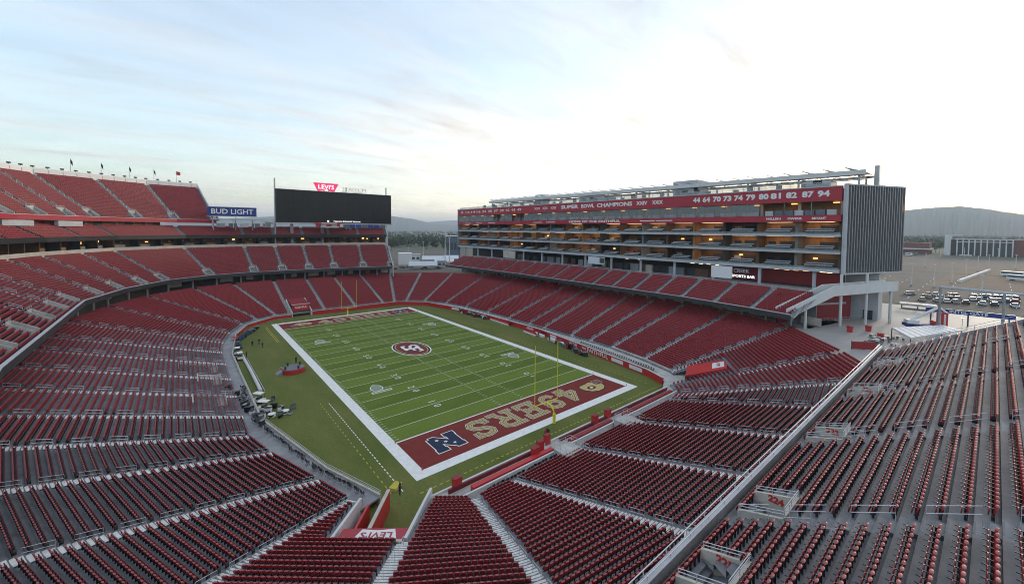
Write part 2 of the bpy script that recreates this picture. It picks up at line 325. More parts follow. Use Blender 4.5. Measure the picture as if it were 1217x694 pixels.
for n_, a in (('sideline_border', (X0-1.83, X0, Y0-1.83, Y1+1.83)), ('sideline_border', (X1, X1+1.83, Y0-1.83, Y1+1.83)), ('endline_border', (X0, X1, Y0-1.83, Y0)), ('endline_border', (X0, X1, Y1, Y1+1.83))): sheet(n_, *a, .004, 'paint')
for s in (-1, 1): sheet('end_zone', X0, X1, *sorted((s*45.72, s*54.86)), .004, 'endzone')
for k in range(-10, 11):
    y = k*4.572; w = .10 if abs(k) < 10 else .20
    if k == 0:
        sheet('yard_line', X0, -4.9, y-.07, y+.07, .004, 'paint_thin'); sheet('yard_line', 4.9, X1, y-.07, y+.07, .004, 'paint_thin')
    else: sheet('yard_line', X0, X1, y-w*.75, y+w*.75, .0045 if abs(k) == 10 else .004, 'paint_thin' if abs(k) < 10 else 'paint')
mb = MB()
for k in range(-49, 50):
    y = k*.9144
    if k % 5 == 0: continue
    for x in (-2.82, 2.82, X0+.5, X1-.5): mb.quad((x-.33, y-.06, .004), (x+.33, y-.06, .004), (x+.33, y+.06, .004), (x-.33, y+.06, .004))
o = tag(mb.build('hash_marks', 'paint_thin', field), kind='stuff')
for k in range(-4, 5):
    d = 5-abs(k); y = k*9.144
    for s in (-1, 1):
        mw = frame((s*12.6, y, .006), (0, s*1.0, 0), (-s*1.0, 0, 0))
        text_mesh('yard_number', '%d' % d, 2.2, 'paint', mw @ Matrix.Translation((-1.15, 0, 0)), field, 0, .0)
        text_mesh('yard_number', '0', 2.2, 'paint', mw @ Matrix.Translation((1.15, 0, 0)), field, 0, .0)
# dashed coaching-box and limit lines on the apron
mb = MB()
for k in range(60):
    y = -57.5+k*.95
    if -46 < y < -25 or y > 30 or y < -48: pass
    if y < -24: mb.quad((X0-4.25, y, .002), (X0-4.1, y, .002), (X0-4.1, y+.55, .002), (X0-4.25, y+.55, .002))
tag(mb.build('dashed_line', 'paint', field), 'broken white restraining line beside the sideline', kind='stuff')
mb = MB()
for k in range(64):
    x = -27+k*.95; mb.quad((x, -59.35, .002), (x+.5, -59.35, .002), (x+.5, -59.2, .002), (x, -59.2, .002))
for k in range(80):
    y = -57+k*1.4
    mb.quad((29.3, y, .002), (29.42, y, .002), (29.42, y+.6, .002), (29.3, y+.6, .002))
    if y < -22: mb.quad((X0-5.6, y, .002), (X0-5.48, y, .002), (X0-5.48, y+.6, .002), (X0-5.6, y+.6, .002))
tag(mb.build('dashed_line', 'paint_yellow', field), 'broken yellow limit line around the field', kind='stuff')
for x, y0, y1 in ((-28.2, 30, 54), (-28.7, 30, 52)):
    mb = MB(); mb.quad((x, y0, .002), (x+.14, y0, .002), (x+.14, y1, .002), (x, y1, .002)); mb.build('apron_line', 'paint_yellow', field)
# ---- end-zone lettering: slab letters drawn as layered bands
SER = .9
LET = {'4': ([[(5.2, 0.7), (5.2, 9.2)], [(5.2, 9.0), (.9, 3.6)], [(.6, 3.2), (7.6, 3.2)], [(3.4, .6), (7.0, .6)]], 8),
       '9': ([[(6.4, 7.0), (5.9, 8.6), (4, 9.2), (2.1, 8.6), (1.5, 7.0), (2.1, 5.4), (4, 4.8), (5.9, 5.4), (6.4, 7.0), (6.5, 4.6), (5.6, 2.0), (4.0, .9), (2.0, 1.1), (1.3, 2.3)]], 8),
       'E': ([[(2.0, .6), (2.0, 9.4)], [(.4, 9.3), (7.2, 9.3)], [(.4, .7), (7.2, .7)], [(2, 5), (5.6, 5)], [(7.0, 9.2), (7.0, 7.2)], [(7.0, .8), (7.0, 2.8)], [(5.6, 3.9), (5.6, 6.1)]], 8),
       'R': ([[(2.0, .6), (2.0, 9.4)], [(.4, 9.3), (5.4, 9.3), (7.0, 8.4), (7.0, 6.2), (5.4, 5.2), (2.2, 5.2)], [(4.6, 5.2), (7.0, .7)], [(.4, .7), (3.6, .7)], [(6.0, .7), (8.6, .7)]], 8.6),
       'S': ([[(6.8, 7.0), (6.3, 8.6), (4.2, 9.2), (2.2, 8.6), (1.7, 7.1), (2.6, 5.7), (4.2, 5.1), (6.0, 4.3), (6.7, 2.8), (6.0, 1.3), (4.0, .8), (1.9, 1.4), (1.3, 3.0)], [(7.0, 9.3), (7.0, 7.0)], [(1.1, .7), (1.1, 3.0)]], 8)}
def letters(s, mw, parent, name):
    x = -sum(LET[c][1]+1.1 for c in s)/2
    for c in s:
        S, w = LET[c]
        for li, (extra, m) in enumerate(((.85, 'paint'), (.55, 'ink'), (.20, 'gold'), (-.95, 'ink'))):
            q = MB()
            for k, st in enumerate(S): stroke(q, [(px+x, py-5) for px, py in st], 1.15+extra, .012+li*.012+k*.0012, mw, ends=.15+max(extra, -.3)*.4)
            o = q.build('letter_%s' % {'paint': 'edge', 'ink': 'outline', 'gold': 'face', 'paint_yellow': 'inlay'}[m], m, parent)
        x += w+1.1
def blob(pts, z, mw, m, name, parent):
    q = MB(); q.poly([tuple(mw @ Vector((px, py, z))) for px, py in pts]); return q.build(name, m, parent)
def ell(cx, cy, a, b, n=40): return [(cx+a*math.cos(2*math.pi*i/n), cy+b*math.sin(2*math.pi*i/n)) for i in range(n)]
for s in (-1, 1):          # both zones read from midfield
    fr = frame((-s*1.0 if s < 0 else 0, s*50.29, .004), (s*1.0, 0, 0), (0, s*1.0, 0))
    letters('49ERS', fr @ Matrix.Translation((1.2, 0, 0)) @ Matrix.Scale(.60, 4), field, 'wordmark')
    # helmet emblem at the left end of the wordmark
    hm = fr @ Matrix.Translation((-17.6, 0, 0)) @ Matrix.Scale(.92, 4) @ Matrix.Diagonal((-1, 1, 1, 1))
    shell = [(-3.4, -.6), (-3.2, .8), (-2.4, 2.0), (-.9, 2.7), (.8, 2.6), (2.2, 1.9), (2.9, .8), (2.8, .2), (1.6, 0), (1.3, -.8), (1.9, -1.6), (.7, -2.1), (-.6, -1.7), (-2.2, -1.7), (-3.1, -1.4)]
    blob([(x*1.08, y*1.1) for x, y in shell], .010, hm, 'ink', 'helmet_outline', field); blob(shell, .022, hm, 'gold', 'helmet_shell', field)
    blob(ell(-.9, .5, 1.25, .82), .034, hm, 'ink', 'helmet_badge', field); blob(ell(-.9, .5, 1.0, .62), .046, hm, 'endzone', 'helmet_badge', field); blob(ell(-.9, .5, .5, .35), .058, hm, 'paint', 'helmet_badge', field)
    q = MB()
    for k, st in enumerate([[(1.5, -.5), (4.0, -.9)], [(1.5, -1.1), (3.8, -1.6)], [(4.0, -.2), (4.0, -1.9), (1.8, -2.2)], [(2.9, .2), (4.1, -.3)]]): stroke(q, st, .24, .03+k*.002, hm)
    q.build('helmet_face_guard', 'paint_grey', field)
    # conference letter with stars at the right end
    nm = fr @ Matrix.Translation((19.0, 0, 0)) @ Matrix.Scale(.55, 4)
    NS = [[(-2.9, -3.4), (-2.9, 3.4)], [(2.9, -3.4), (2.9, 3.4)], [(-2.9, 3.2), (2.9, -3.2)], [(-4.3, -3.5), (-1.4, -3.5)], [(1.4, 3.5), (4.3, 3.5)], [(-4.3, 3.5), (-2.0, 3.5)], [(2.6, -3.5), (3.2, -3.5)]]
    for li, (w, m) in enumerate(((3.5, 'paint'), (2.9, 'navy'))):
        q = MB()
        for k, st in enumerate(NS): stroke(q, st, w if k < 3 else w-1.1, .012+li*.014+k*.0012, nm, ends=.3+(.3 if li == 0 else 0))
        q.build('conference_letter', m, field)
    for sx, sy in ((-1.9, 2.0), (0, 0), (1.9, -2.0)):
        blob([(sx+(.75 if i % 2 == 0 else .3)*math.sin(math.pi*i/5), sy+(.75 if i % 2 == 0 else .3)*math.cos(math.pi*i/5)) for i in range(10)], .045, nm, 'paint', 'star', field)
# ---- midfield emblem, read from the left sideline
em = frame((0, 0, .004), (0, -1, 0), (1, 0, 0))
for a, b, z, m in ((7.7, 4.95, .004, 'paint'), (7.3, 4.6, .012, 'ink'), (6.75, 4.1, .020, 'gold'), (6.45, 3.85, .028, 'endzone')): blob(ell(0, 0, a, b, 56), z, em, m, 'midfield_oval', field)
sm = em @ Matrix.Translation((-1.2, .1, 0)) @ Matrix.Scale(.50, 4) @ Matrix.Translation((-4.2, -5, 0))
SFS = [LET['S'][0][0], LET['S'][0][1], LET['S'][0][2]]
FFS = [[(8.2, .8), (8.2, 8.2)], [(6.6, 8.0), (14.6, 8.0)], [(14.4, 8.0), (14.4, 6.0)], [(8.2, 4.6), (12, 4.6)], [(6.8, .8), (9.8, .8)]]
for li, (w, m) in enumerate(((2.6, 'ink'), (1.7, 'paint'))):
    q = MB()
    for k, st in enumerate(SFS+FFS): stroke(q, [(x if k > 2 else x*1.05, y) for x, y in st], w, .12+li*.03+k*.0022, sm, ends=.2)
    q.build('midfield_letters', m, field)
# grey sponsor mark between the left numbers
for li, (gx, m, sg, yy) in enumerate([(g_, m_, sg, yy) for sg in (-1, 1) for yy in (-22.8, 22.8) for g_, m_ in ((.25, 'paint'), (0, 'paint_grey'))]):
    li %= 2; gm = frame((sg*18.6, yy, .006), (0, sg, 0), (-sg, 0, 0)) @ Matrix.Scale(.82, 4)
    blob([(-3.2-gx, 0), (-2.2, 1.1+gx), (-.6, 1.5+gx), (.8, 1.0+gx), (1.2+gx, 0), (.6, -1.1-gx), (-.8, -1.4-gx), (-2.2, -.9-gx)], .004+li*.006, gm, m, 'sponsor_mark', field)
    blob([(1.6-gx, -1.9-gx), (2.3+gx, -1.9-gx), (2.3+gx, 2.8+gx), (1.6-gx, 2.8+gx)], .005+li*.006, gm, m, 'sponsor_mark', field)
# ---- goal posts
def goal_post(y, s, label):
    t_ = thing('goal_post', label, 'goal post', 'goal posts', (0, y, 0))
    q = MB(); q.tube([(0, s*2.0, 0), (0, s*2.0, 1.6), (0, s*1.75, 2.4), (0, s*1.1, 2.9), (0, 0, 3.05)], .16, 10); q.build('gooseneck', 'yellow', t_)
    q = MB(); q.tube([(-2.9, 0, 3.05), (2.9, 0, 3.05)], .09, 8); q.build('crossbar', 'yellow', t_)
    for x in (-2.82, 2.82):
        q = MB(); q.tube([(x, 0, 3.05), (x, 0, 13.72)], .07, 8); u_ = q.build('upright', 'yellow', t_)
        q = MB(); q.poly([(x, 0, 13.72), (x+.05, .25, 13.5), (x+.1, .9, 13.55), (x+.05, .3, 13.35)]); q.poly([(x+.02, 0, 13.7), (x+.07, .25, 13.48), (x+.12, .9, 13.53), (x+.07, .3, 13.33)]); q.build('ribbon', 'red_bright', u_)
    q = MB(); q.cyl((0, s*2.0, 0), .28, 1.7, 12); q.build('post_pad', 'yellow', t_)
goal_post(-54.86, -1, 'yellow goal post over the near gold 49ERS lettering')
goal_post(54.86, 1, 'yellow goal post at the far end under the dark scoreboard')
# ------------------------------------------------------------------ seats
def rpanel(w, h, n=10, p=2.5):   # rounded panel outline
    return [(w/2*math.copysign(abs(math.cos(2*math.pi*(i+.5)/n))**(2/p), math.cos(2*math.pi*(i+.5)/n)), h/2*math.copysign(abs(math.sin(2*math.pi*(i+.5)/n))**(2/p), math.sin(2*math.pi*(i+.5)/n))) for i in range(n)]
def panel(q, w, h, cz, cy, tilt, th, bulge, n, mi=0, full=True):
    """upright shell: outline in x/z, leaning back by tilt, bowed to the rear"""
    O = rpanel(w, h, n); co, si = math.cos(tilt), math.sin(tilt)
    def P(x, z, y): return (x, cy+y*co-z*si, cz+z*co+y*si)
    i0 = len(q.v); k = len(O)
    q.v += [P(x, z, th/2-abs(x)/w*0.0) for x, z in O]+[P(x*1.0, z, -th/2) for x, z in O]+[P(0, 0, th/2-bulge*.7), P(0, h*.08, -th/2-bulge)]
    for i in range(k):
        j = (i+1) % k
        q.f += [(i0+i, i0+j, i0+2*k), (i0+k+j, i0+k+i, i0+2*k+1), (i0+i, i0+k+i, i0+k+j, i0+j)]; q.m += [mi]*3
def lip(q, n):        # lip added on the shell's top edge, its sky highlight painted pale pink
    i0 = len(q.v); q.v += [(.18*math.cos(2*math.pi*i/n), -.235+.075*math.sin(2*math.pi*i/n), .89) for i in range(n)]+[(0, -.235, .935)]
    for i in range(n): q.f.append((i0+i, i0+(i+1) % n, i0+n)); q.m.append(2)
def seat_lod(l):
    q = MB()
    if l == 0:
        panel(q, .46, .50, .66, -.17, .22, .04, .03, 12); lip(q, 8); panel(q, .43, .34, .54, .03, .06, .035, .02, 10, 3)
        q.box((.245, .02, .60), (.045, .34, .035), 0, 1); q.box((.245, -.12, .31), (.05, .12, .60), 0, 1); q.box((0, -.10, .40), (.44, .10, .05), 0, 1)
    elif l == 1:
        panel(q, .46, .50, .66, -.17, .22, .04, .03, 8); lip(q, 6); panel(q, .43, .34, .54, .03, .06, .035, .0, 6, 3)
        q.box((.245, -.06, .40), (.05, .28, .44), 0, 1)
    else:
        q.hexa([(-.22, -.08, .46), (.22, -.08, .46), (.22, -.13, .44), (-.22, -.13, .44), (-.20, -.19, .90), (.20, -.19, .90), (.20, -.25, .90), (-.20, -.25, .90)])
        q.f = q.f[1:]; q.m = q.m[1:]
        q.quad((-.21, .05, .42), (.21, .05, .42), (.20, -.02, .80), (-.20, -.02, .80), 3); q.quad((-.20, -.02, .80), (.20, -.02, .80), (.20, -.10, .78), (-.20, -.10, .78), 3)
    return q
LODS = [seat_lod(i) for i in range(3)]
SEATME = LODS[0].mesh('seat', ['seat_red', 'seat_frame', 'seat_highlight', 'seat_pan_shaded'])
class Stand:
    def __init__(s, root): s.root = root; s.P = []; s.A = []
    def add(s, x, y, z, a): s.P.append((x, y, z)); s.A.append(a)
    def flush(s, nind=300):
        P = np.array(s.P); A = np.array(s.A)
        d = P-CAM; dep = d@FW; u = PX0+FPX*(d@RT)/np.maximum(dep, .1); v = PY0-FPX*(d@UP)/np.maximum(dep, .1)
        ok = (dep > 2) & (u > -160) & (u < IW+160) & (v < IH+120)
        P, A, dep, u, v = P[ok], A[ok], dep[ok], u[ok], v[ok]; dist = np.linalg.norm(P-CAM, axis=1)
        infr = (u > 2) & (u < IW-2) & (v < IH-2); order = np.argsort(np.where(infr, dist, 1e6))
        ind = order[:nind]; rest = order[nind:]
        for i in ind: put('seat', SEATME, s.root, P[i], A[i])
        lod = np.where(dist < 42, 0, np.where(dist < 88, 1, 2)); V = []; LI = []; LT = []; MI = []; base = 0
        for l in range(3):
            ids = rest[lod[rest] == l]
            if not len(ids): continue
            q = LODS[l]; tv = np.array(q.v); c, s_ = np.cos(A[ids])[:, None], np.sin(A[ids])[:, None]
            vx = P[ids, 0][:, None]+tv[None, :, 0]*c-tv[None, :, 1]*s_; vy = P[ids, 1][:, None]+tv[None, :, 0]*s_+tv[None, :, 1]*c; vz = P[ids, 2][:, None]+tv[None, :, 2]
            V.append(np.stack([vx, vy, vz], 2).reshape(-1, 3)); fl = np.concatenate([np.array(f) for f in q.f]); ft = np.array([len(f) for f in q.f])
            LI.append((fl[None]+(base+np.arange(len(ids))*len(tv))[:, None]).ravel()); LT.append(np.tile(ft, len(ids))); MI.append(np.tile(np.array(q.m), len(ids))); base += len(ids)*len(tv)
        if not V: return
        V = np.concatenate(V).astype(np.float32); LI = np.concatenate(LI).astype(np.int32); LT = np.concatenate(LT).astype(np.int32); MI = np.concatenate(MI).astype(np.int32)
        me = bpy.data.meshes.new('seats'); me.vertices.add(len(V)); me.vertices.foreach_set('co', V.ravel()); me.loops.add(len(LI)); me.loops.foreach_set('vertex_index', LI)
        me.polygons.add(len(LT)); me.polygons.foreach_set('loop_start', np.concatenate([[0], np.cumsum(LT)[:-1]]).astype(np.int32)); me.polygons.foreach_set('loop_total', LT); me.polygons.foreach_set('material_index', MI)
        me.materials.append(MATS['seat_red']); me.materials.append(MATS['seat_frame']); me.materials.append(MATS['seat_highlight']); me.materials.append(MATS['seat_pan_shaded']); me.update(); me.validate()
        tag(put('seats', me, s.root), kind='stuff')
def section(st, Lf, Lb, Rf, Rb, zf, zb, n, r0=0, r1=None, gl=None, gr=None, gap=(.62, .62), m='tread', seats=True, pitch=.50, skip=None):
    Lf, Lb, Rf, Rb = map(v2, (Lf, Lb, Rf, Rb)); r1 = n if r1 is None else r1; rise = (zb-zf)/n; q = MB()
    e = lambda r: (Lf+(Lb-Lf)*r/n, Rf+(Rb-Rf)*r/n)
    for r in range(r0, r1):
        hl = gl(r) if gl else 0; hr = gr(r) if gr else 0; z = zf+r*rise
        a, b = e(r); c, d = e(r+1); t_ = (b-a)/np.linalg.norm(b-a)
        if np.linalg.norm(b-a) < hl+hr+.3: continue
        a2, b2 = a+t_*hl, b-t_*hr; c2, d2 = c+t_*hl, d-t_*hr
        q.quad((*a2, z), (*b2, z), (*d2, z), (*c2, z)); q.quad((*a2, z-rise), (*b2, z-rise), (*b2, z), (*a2, z))
        if r == r1-1: q.quad((*c2, z-rise), (*d2, z-rise), (*d2, z), (*c2, z))
        if not seats: continue
        s0 = a+(c-a)*.55; s1 = b+(d-b)*.55; L = np.linalg.norm(s1-s0)-gap[0]-gap[1]-hl-hr; k = int(L/pitch)
        if k < 1: continue
        inn = (a+b)/2-(c+d)/2; inn = inn-t_*(inn@t_); inn /= np.linalg.norm(inn); ang = math.atan2(-inn[0], inn[1]); st0 = gap[0]+hl+(L-k*pitch)/2
        for i in range(k):
            p = s0+t_*(st0+(i+.5)*pitch)
            if skip and skip(p, r): continue
            st.add(p[0], p[1], z, ang)
    if q.f: q.build('seating_section', m, st.root)
def aisle(st, f, b_, zf, zb, n, w=1.3, r0=0, r1=None, rails=True, m='step', sub=2):
    f, b_ = v2(f), v2(b_); r1 = n if r1 is None else r1; rise = (zb-zf)/n; d = (b_-f)/n; t_ = np.array([-d[1], d[0]])/np.linalg.norm(d); q = MB(); dn = d/np.linalg.norm(d); dl = np.linalg.norm(d)
    for r in range(r0, r1):
        z = zf+r*rise; a = f+d*r
        for k in range(sub):
            a0 = a+d*(k/sub); a1 = a+d*((k+1)/sub); zt = z+rise*k/sub+.004+.04*(k > 0)*0
            q.quad((*(a0-t_*w/2), zt), (*(a0+t_*w/2), zt), (*(a1+t_*w/2), zt), (*(a1-t_*w/2), zt), 0)
            q.quad((*(a0-t_*w/2), zt-rise/sub), (*(a0+t_*w/2), zt-rise/sub), (*(a0+t_*w/2), zt), (*(a0-t_*w/2), zt), 1)
            a05 = a0+dn*.07; q.quad((*(a0-t_*w/2), zt+.004), (*(a0+t_*w/2), zt+.004), (*(a05+t_*w/2), zt+.004), (*(a05-t_*w/2), zt+.004), 1)
            if k:
                for s_ in (-1, 1): q.quad((*(a0+t_*w/2*s_), z), (*(a1+t_*w/2*s_), z), (*(a1+t_*w/2*s_), zt), (*(a0+t_*w/2*s_), zt), 1)
    ob = q.build('aisle_steps', [m, 'step_dark'], st.root)
    if not rails: return
    mid = f+d*(r0+r1)/2; near = np.linalg.norm(np.array([*mid, (zf+zb)/2])-CAM) < 75
    r = r0+1; qq = None
    while r+2 < r1:
        q = MB() if near or qq is None else qq; off = t_*(.12)
        a = f+d*r+off; c = f+d*(r+2.1)+off; za = zf+r*rise; zc_ = zf+(r+2.1)*rise
        R0 = .022 if near else .035
        q.tube([(*a, za), (*a, za+.95), (*c, zc_+.95), (*c, zc_)], R0, 5 if near else 4); q.tube([(*a, za+.55), (*c, zc_+.55)], R0, 5 if near else 4)
        if near: q.build('handrail', 'galv', ob)
        else: qq = q
        r += 3.4 if near else 4
    if qq is not None: tag(qq.build('handrail', 'galv', ob), kind='stuff')
# ------------------------------------------------------------------ lower bowl
ZF, ZB, NR, DL = 1.31, 10.6, 38, 30.92
AIS = [(-36.1, -58.0, -128), (-28.6, -63.9, -140), (-23.8, -67.6, -161), (-17.5, -68, 180), (-5.2, -68, 180), (8, -68, 180), (21.3, -68, 180), (26.3, -67.4, 161), (29.6, -64.6, 141), (38.6, -59.0, 121), (41.5, -50.0, 106), (43.6, -38.5, 100), (44, -30.2, 95),
       (44, -22.6, 90), (44, -10.5, 90), (44, -3.2, 90), (44, 8, 90), (44, 21.5, 89), (43.6, 36.5, 84), (41, 49, 70), (35.6, 59.4, 55), (28.8, 65, 39), (23.7, 67.3, 19), (18.1, 67.6, 1), (6, 67.6, 0), (-6.1, 67.6, 0), (-18.7, 67.6, -1), (-24.0, 66.8, -20), (-31.0, 64, -33), (-36.0, 58.0, -54), (-40.5, 46.0, -66),
       (-43, 34, -81), (-44, 23, -90), (-44, 11.3, -90), (-44, -1, -90), (-44, -12.5, -90), (-44, -23.4, -90), (-43.9, -32.2, -94), (-42, -40, -104), (-38.3, -51.2, -110)]
_AD = [np.array([math.sin(rad(a[2])), math.cos(rad(a[2]))]) for a in AIS]; FR = [v2(a)-d*1.62 for a, d in zip(AIS, _AD)]; BK = [f+DL*d for f, d in zip(FR, _AD)]
bowl = Stand(thing('lower_seating_bowl', 'lowest ring of red seats wrapping round the sunken football field', 'grandstand'))
NT = 13                      # rows taken by a corner tunnel
hidden = lambda p, r: (p[1] < -95.2 and p[0] < 37) or (p[1] > 60 and -18.4 < p[0] < -10.8 and r < NT)
K = len(AIS)
for i in range(K):
    j = (i+1) % K
    if i == 0:       # near left tunnel corner
        TLf = FR[0]+np.array([1.0, -.8]); TLb = TLf+DL*np.array([math.sin(rad(-145)), math.cos(rad(-145))])
        section(bowl, FR[0], BK[0], TLf, TLb, ZF, ZB, NR, 0, NT, skip=hidden); section(bowl, FR[0], BK[0], FR[1], BK[1], ZF, ZB, NR, NT, skip=hidden)
    elif i == 8:     # near right tunnel corner
        section(bowl, FR[8], BK[8], FR[9], BK[9], ZF, ZB, NR, NT+2, skip=hidden)
        D2 = np.array([math.sin(rad(131)), math.cos(rad(131))]); A_, B_ = FR[8]+np.array([1.2, 1.2]), FR[9]+np.array([-1.0, -1.2])
        A_0, B_0 = A_, B_; section(bowl, FR[8], BK[8], A_, A_+D2*DL, ZF, ZB, NR, 0, NT+2); section(bowl, B_, B_+D2*DL, FR[9], BK[9], ZF, ZB, NR, 0, NT+2)
    else: section(bowl, FR[i], BK[i], FR[j], BK[j], ZF, ZB, NR, 0, skip=hidden)
    aisle(bowl, FR[i], BK[i], ZF, ZB, NR, r0=NT if i == 1 else (NT+2 if i == 8 else 0))
# front wall and the walkway behind it
WL = [(-26.6, -62.0), (-31.6, -58.0), (-35.2, -47.8), (-39.9, -26), (-40.2, 1.6), (-40.3, 21), (-37.6, 43), (-33.2, 55.8), (-24, 64.2), (-18.2, 64.4)]
WR = [(-11.0, 64.4), (24, 64.4), (33.5, 56), (38.4, 36), (39.4, 14), (39.9, -10.4), (35.6, -41.3), (33.4, -54.5), (31.4, -59.5)]
WN = [(28.6, -62.1), (-27.2, -62.1)]
WL = WL[1:]
fw = thing('field_wall', 'low pale wall with red banners between the turf and the front walkway', 'wall')
for P_, m_ in ((WL, 'cream'), (WN, 'white_wall')):
    q = MB(); q.loft(P_, [(0, -.1), (.28, -.1), (.28, 1.25), (0, 1.25)]); q.build('wall_run', m_, fw)
q = MB(); q.loft(WR, [(0, -.1), (.28, -.1), (.28, 1.55), (0, 1.55)]); q.build('wall_run', 'red_bright', fw)
q = MB(); q.loft(WR, [(-.04, 1.554), (.34, 1.554), (.34, 1.64), (-.04, 1.64)]); q.build('coping', 'white_wall', fw)
q = MB(); q.loft(WL[-4:], [(-.02, .1), (-.006, .1), (-.006, 1.1), (-.02, 1.1)]); q.build('banner', 'red_bright', fw)
# walkway floor between wall and first row (a ring of plates)
def ring_quad(q, A, B, z):
    for k in range(len(A)-1): q.quad((*A[k], z), (*A[k+1], z), (*B[k+1], z), (*B[k], z))
q = MB(); q.loft(WL, [(.28, 1.0), (6.0, 1.0), (6.0, .8), (.28, .8)]); q.build('walkway', 'grey', fw)
q = MB(); q.loft(WR, [(.28, 1.0), (8.4, 1.0), (8.4, .8), (.28, .8)]); q.build('walkway', 'tread_pale', fw)
q = MB(); q.loft(WN, [(.28, 1.0), (6.0, 1.0), (6.0, .8), (.28, .8)]); q.build('walkway', 'tread_pale', fw)
q = MB(); q.loft([tuple(FR[i]) for i in range(9, 12)][::-1], [(0, .9), (0, 1.8), (.2, 1.8), (.2, .9)]); q.build('kerb', 'tread_pale', fw)
q = MB(); q.poly([(26, -62.5, .995), (31.2, -60, .995), (33.8, -54.5, .995), (40, -50, .995), (39, -59, .995), (36, -66, .995), (29, -68.5, .995), (22, -68.5, .995)]); q.build('walkway', 'tread_pale', fw)
for rng in (range(1, 8), range(9, K)):      # riser under the first row all round
    q = MB()
    for i in rng:
        j = (i+1) % K; q.quad((*FR[i], .9), (*FR[j], .9), (*FR[j], ZF), (*FR[i], ZF))
    q.build('front_riser', 'tread_pale', bowl.root)
def rail_run(parent, P_, z, h=.95, step=2.4, r=.022, m='galv', bars=(1.0, .55), name='railing', zs=None):
    q = MB(); P_ = [v2(p) for p in P_]; L = plen(P_)
    zz = zs if zs else [z]*len(P_)
    for bfrac in bars: q.tube([(*p, w+h*bfrac) for p, w in zip(P_, zz)], r, 5)
    for s_ in np.arange(0, L[-1]+.01, step):
        k = min(np.searchsorted(L, s_, 'right')-1, len(P_)-2); f_ = (s_-L[k])/(L[k+1]-L[k]); p = P_[k]+(P_[k+1]-P_[k])*f_; w = zz[k]+(zz[k+1]-zz[k])*f_
        q.tube([(*p, w), (*p, w+h)], r, 5)
    return q.build(name, m, parent)
rail_run(fw, offs(WL, .14), 1.25, .5, 2.4, .03); rail_run(fw, offs(WR, 2.0), 1.0)
# trough of red padding and white ledges in front of the near stand
q = MB(); q.b2(-22.5, -8.2, -64.9, -64.2, 1.0, 1.75); q.build('pad', 'red_bright', fw)
q = MB(); q.b2(-4.5, 6.0, -64.9, -64.2, 1.0, 1.75); q.build('pad', 'red_wall', fw)
q = MB(); q.b2(9.5, 26, -64.9, -64.2, 1.0, 1.75); q.build('pad', 'red_wall', fw)
q = MB(); q.b2(-26, 27, -65.4, -65.15, 1.0, 1.7); q.build('ledge', 'white_wall', fw)
q = MB(); q.b2(-25, -9, -63.1, -62.9, 1.0, 1.55); q.b2(-5, 27, -63.1, -62.9, 1.0, 1.55); q.build('ledge', 'red_dark', fw)
# lettering on the right-hand field wall
def wall_text(s, a, b, z, size, m='white', off=-.05, sx=1.0):
    a, b = v2(a), v2(b); d = b-a; n = np.array([-d[1], d[0]])/np.linalg.norm(d)
    c = (a+b)/2+n*off; text_mesh('wall_lettering', s, size, m, frame((*c, z), (d[0], d[1], 0), (0, 0, 1)), fw, .01, .02, sx=sx)
def wx(y):
    for p, r_ in zip(WR[:-1], WR[1:]):
        if r_[1] <= y <= p[1]: return (p[0]+(r_[0]-p[0])*(y-p[1])/(r_[1]-p[1]), y)
for s_, ya, yb, sz in (('FOR', -25.5, -30.5, 1.6), ('THE', -31.5, -33.5, .8), ('FAITHFUL', -34.5, -41.0, 1.6), ('49ERS', -4, -9, 1.2), ('49ERS', 22, 17, 1.2)): wall_text(s_, wx(ya), wx(yb), .8, sz, off=-.05, sx=1.15)
for ya, yb in ((-12, -15), (-17, -20), (-43, -47), (-49, -53), (6, 2), (14, 10), (32, 28), (40, 36)):
    q = MB(); a_, b_ = v2(wx(ya)), v2(wx(yb)); n_ = np.array([-(b_-a_)[1], (b_-a_)[0]])/np.linalg.norm(b_-a_); q.wall(a_-n_*.03, b_-n_*.03, .04, .35, 1.25); q.build('banner_panel', 'white' if int(ya) % 3 else 'red_dark', fw)
# ---- near left tunnel: walls, floor, lintel with the batwing sign
tn = thing('players_tunnel', 'walled field tunnel with red lintel bearing an upside-down white sign', 'tunnel')
D1 = np.array([math.sin(rad(-140)), math.cos(rad(-140))]); TRf = FR[1]
TRb = TRf+D1*10.4; TLb_ = TLf+np.array([math.sin(rad(-145)), math.cos(rad(-145))])*10.4
q = MB(); q.wall(TRf-D1*1.0+np.array([.2, .2]), TRb, .3, -.05, 1.9, 0, -.05, 4.7); q.build('side_wall', 'white_wall', tn)
q = MB(); q.wall(TLf+D1*.6, TLb_, .3, -.05, 2.0, 0, -.05, 4.7); q.build('side_wall', 'white_wall', tn)
E1 = TLf*.62+TRf*.38-D1*.3; E2 = TLb_*.62+TRb*.38
q = MB(); q.wall(E1, E2, .3, -.05, 2.3, 0, -.05, 3.6); w_ = q.build('inner_wall', 'red_bright', tn)
q = MB(); q.wall(E1, E2, .4, 2.304, 2.4, 0, 3.604, 3.7); q.build('coping', 'cream', w_)
E1b = TLf*.84+TRf*.16+D1*1.6; E2b = TLb_*.84+TRb*.16
q = MB(); q.wall(E1b, E2b, .25, -.05, 1.9, 0, -.05, 3.4); q.build('inner_wall', 'red_bright', tn)
lf = TLb_-(TLb_-TRb)*.06; rf_ = TRb+(TLb_-TRb)*.03
q = MB(); up_ = lambda p, z: (*p, z)
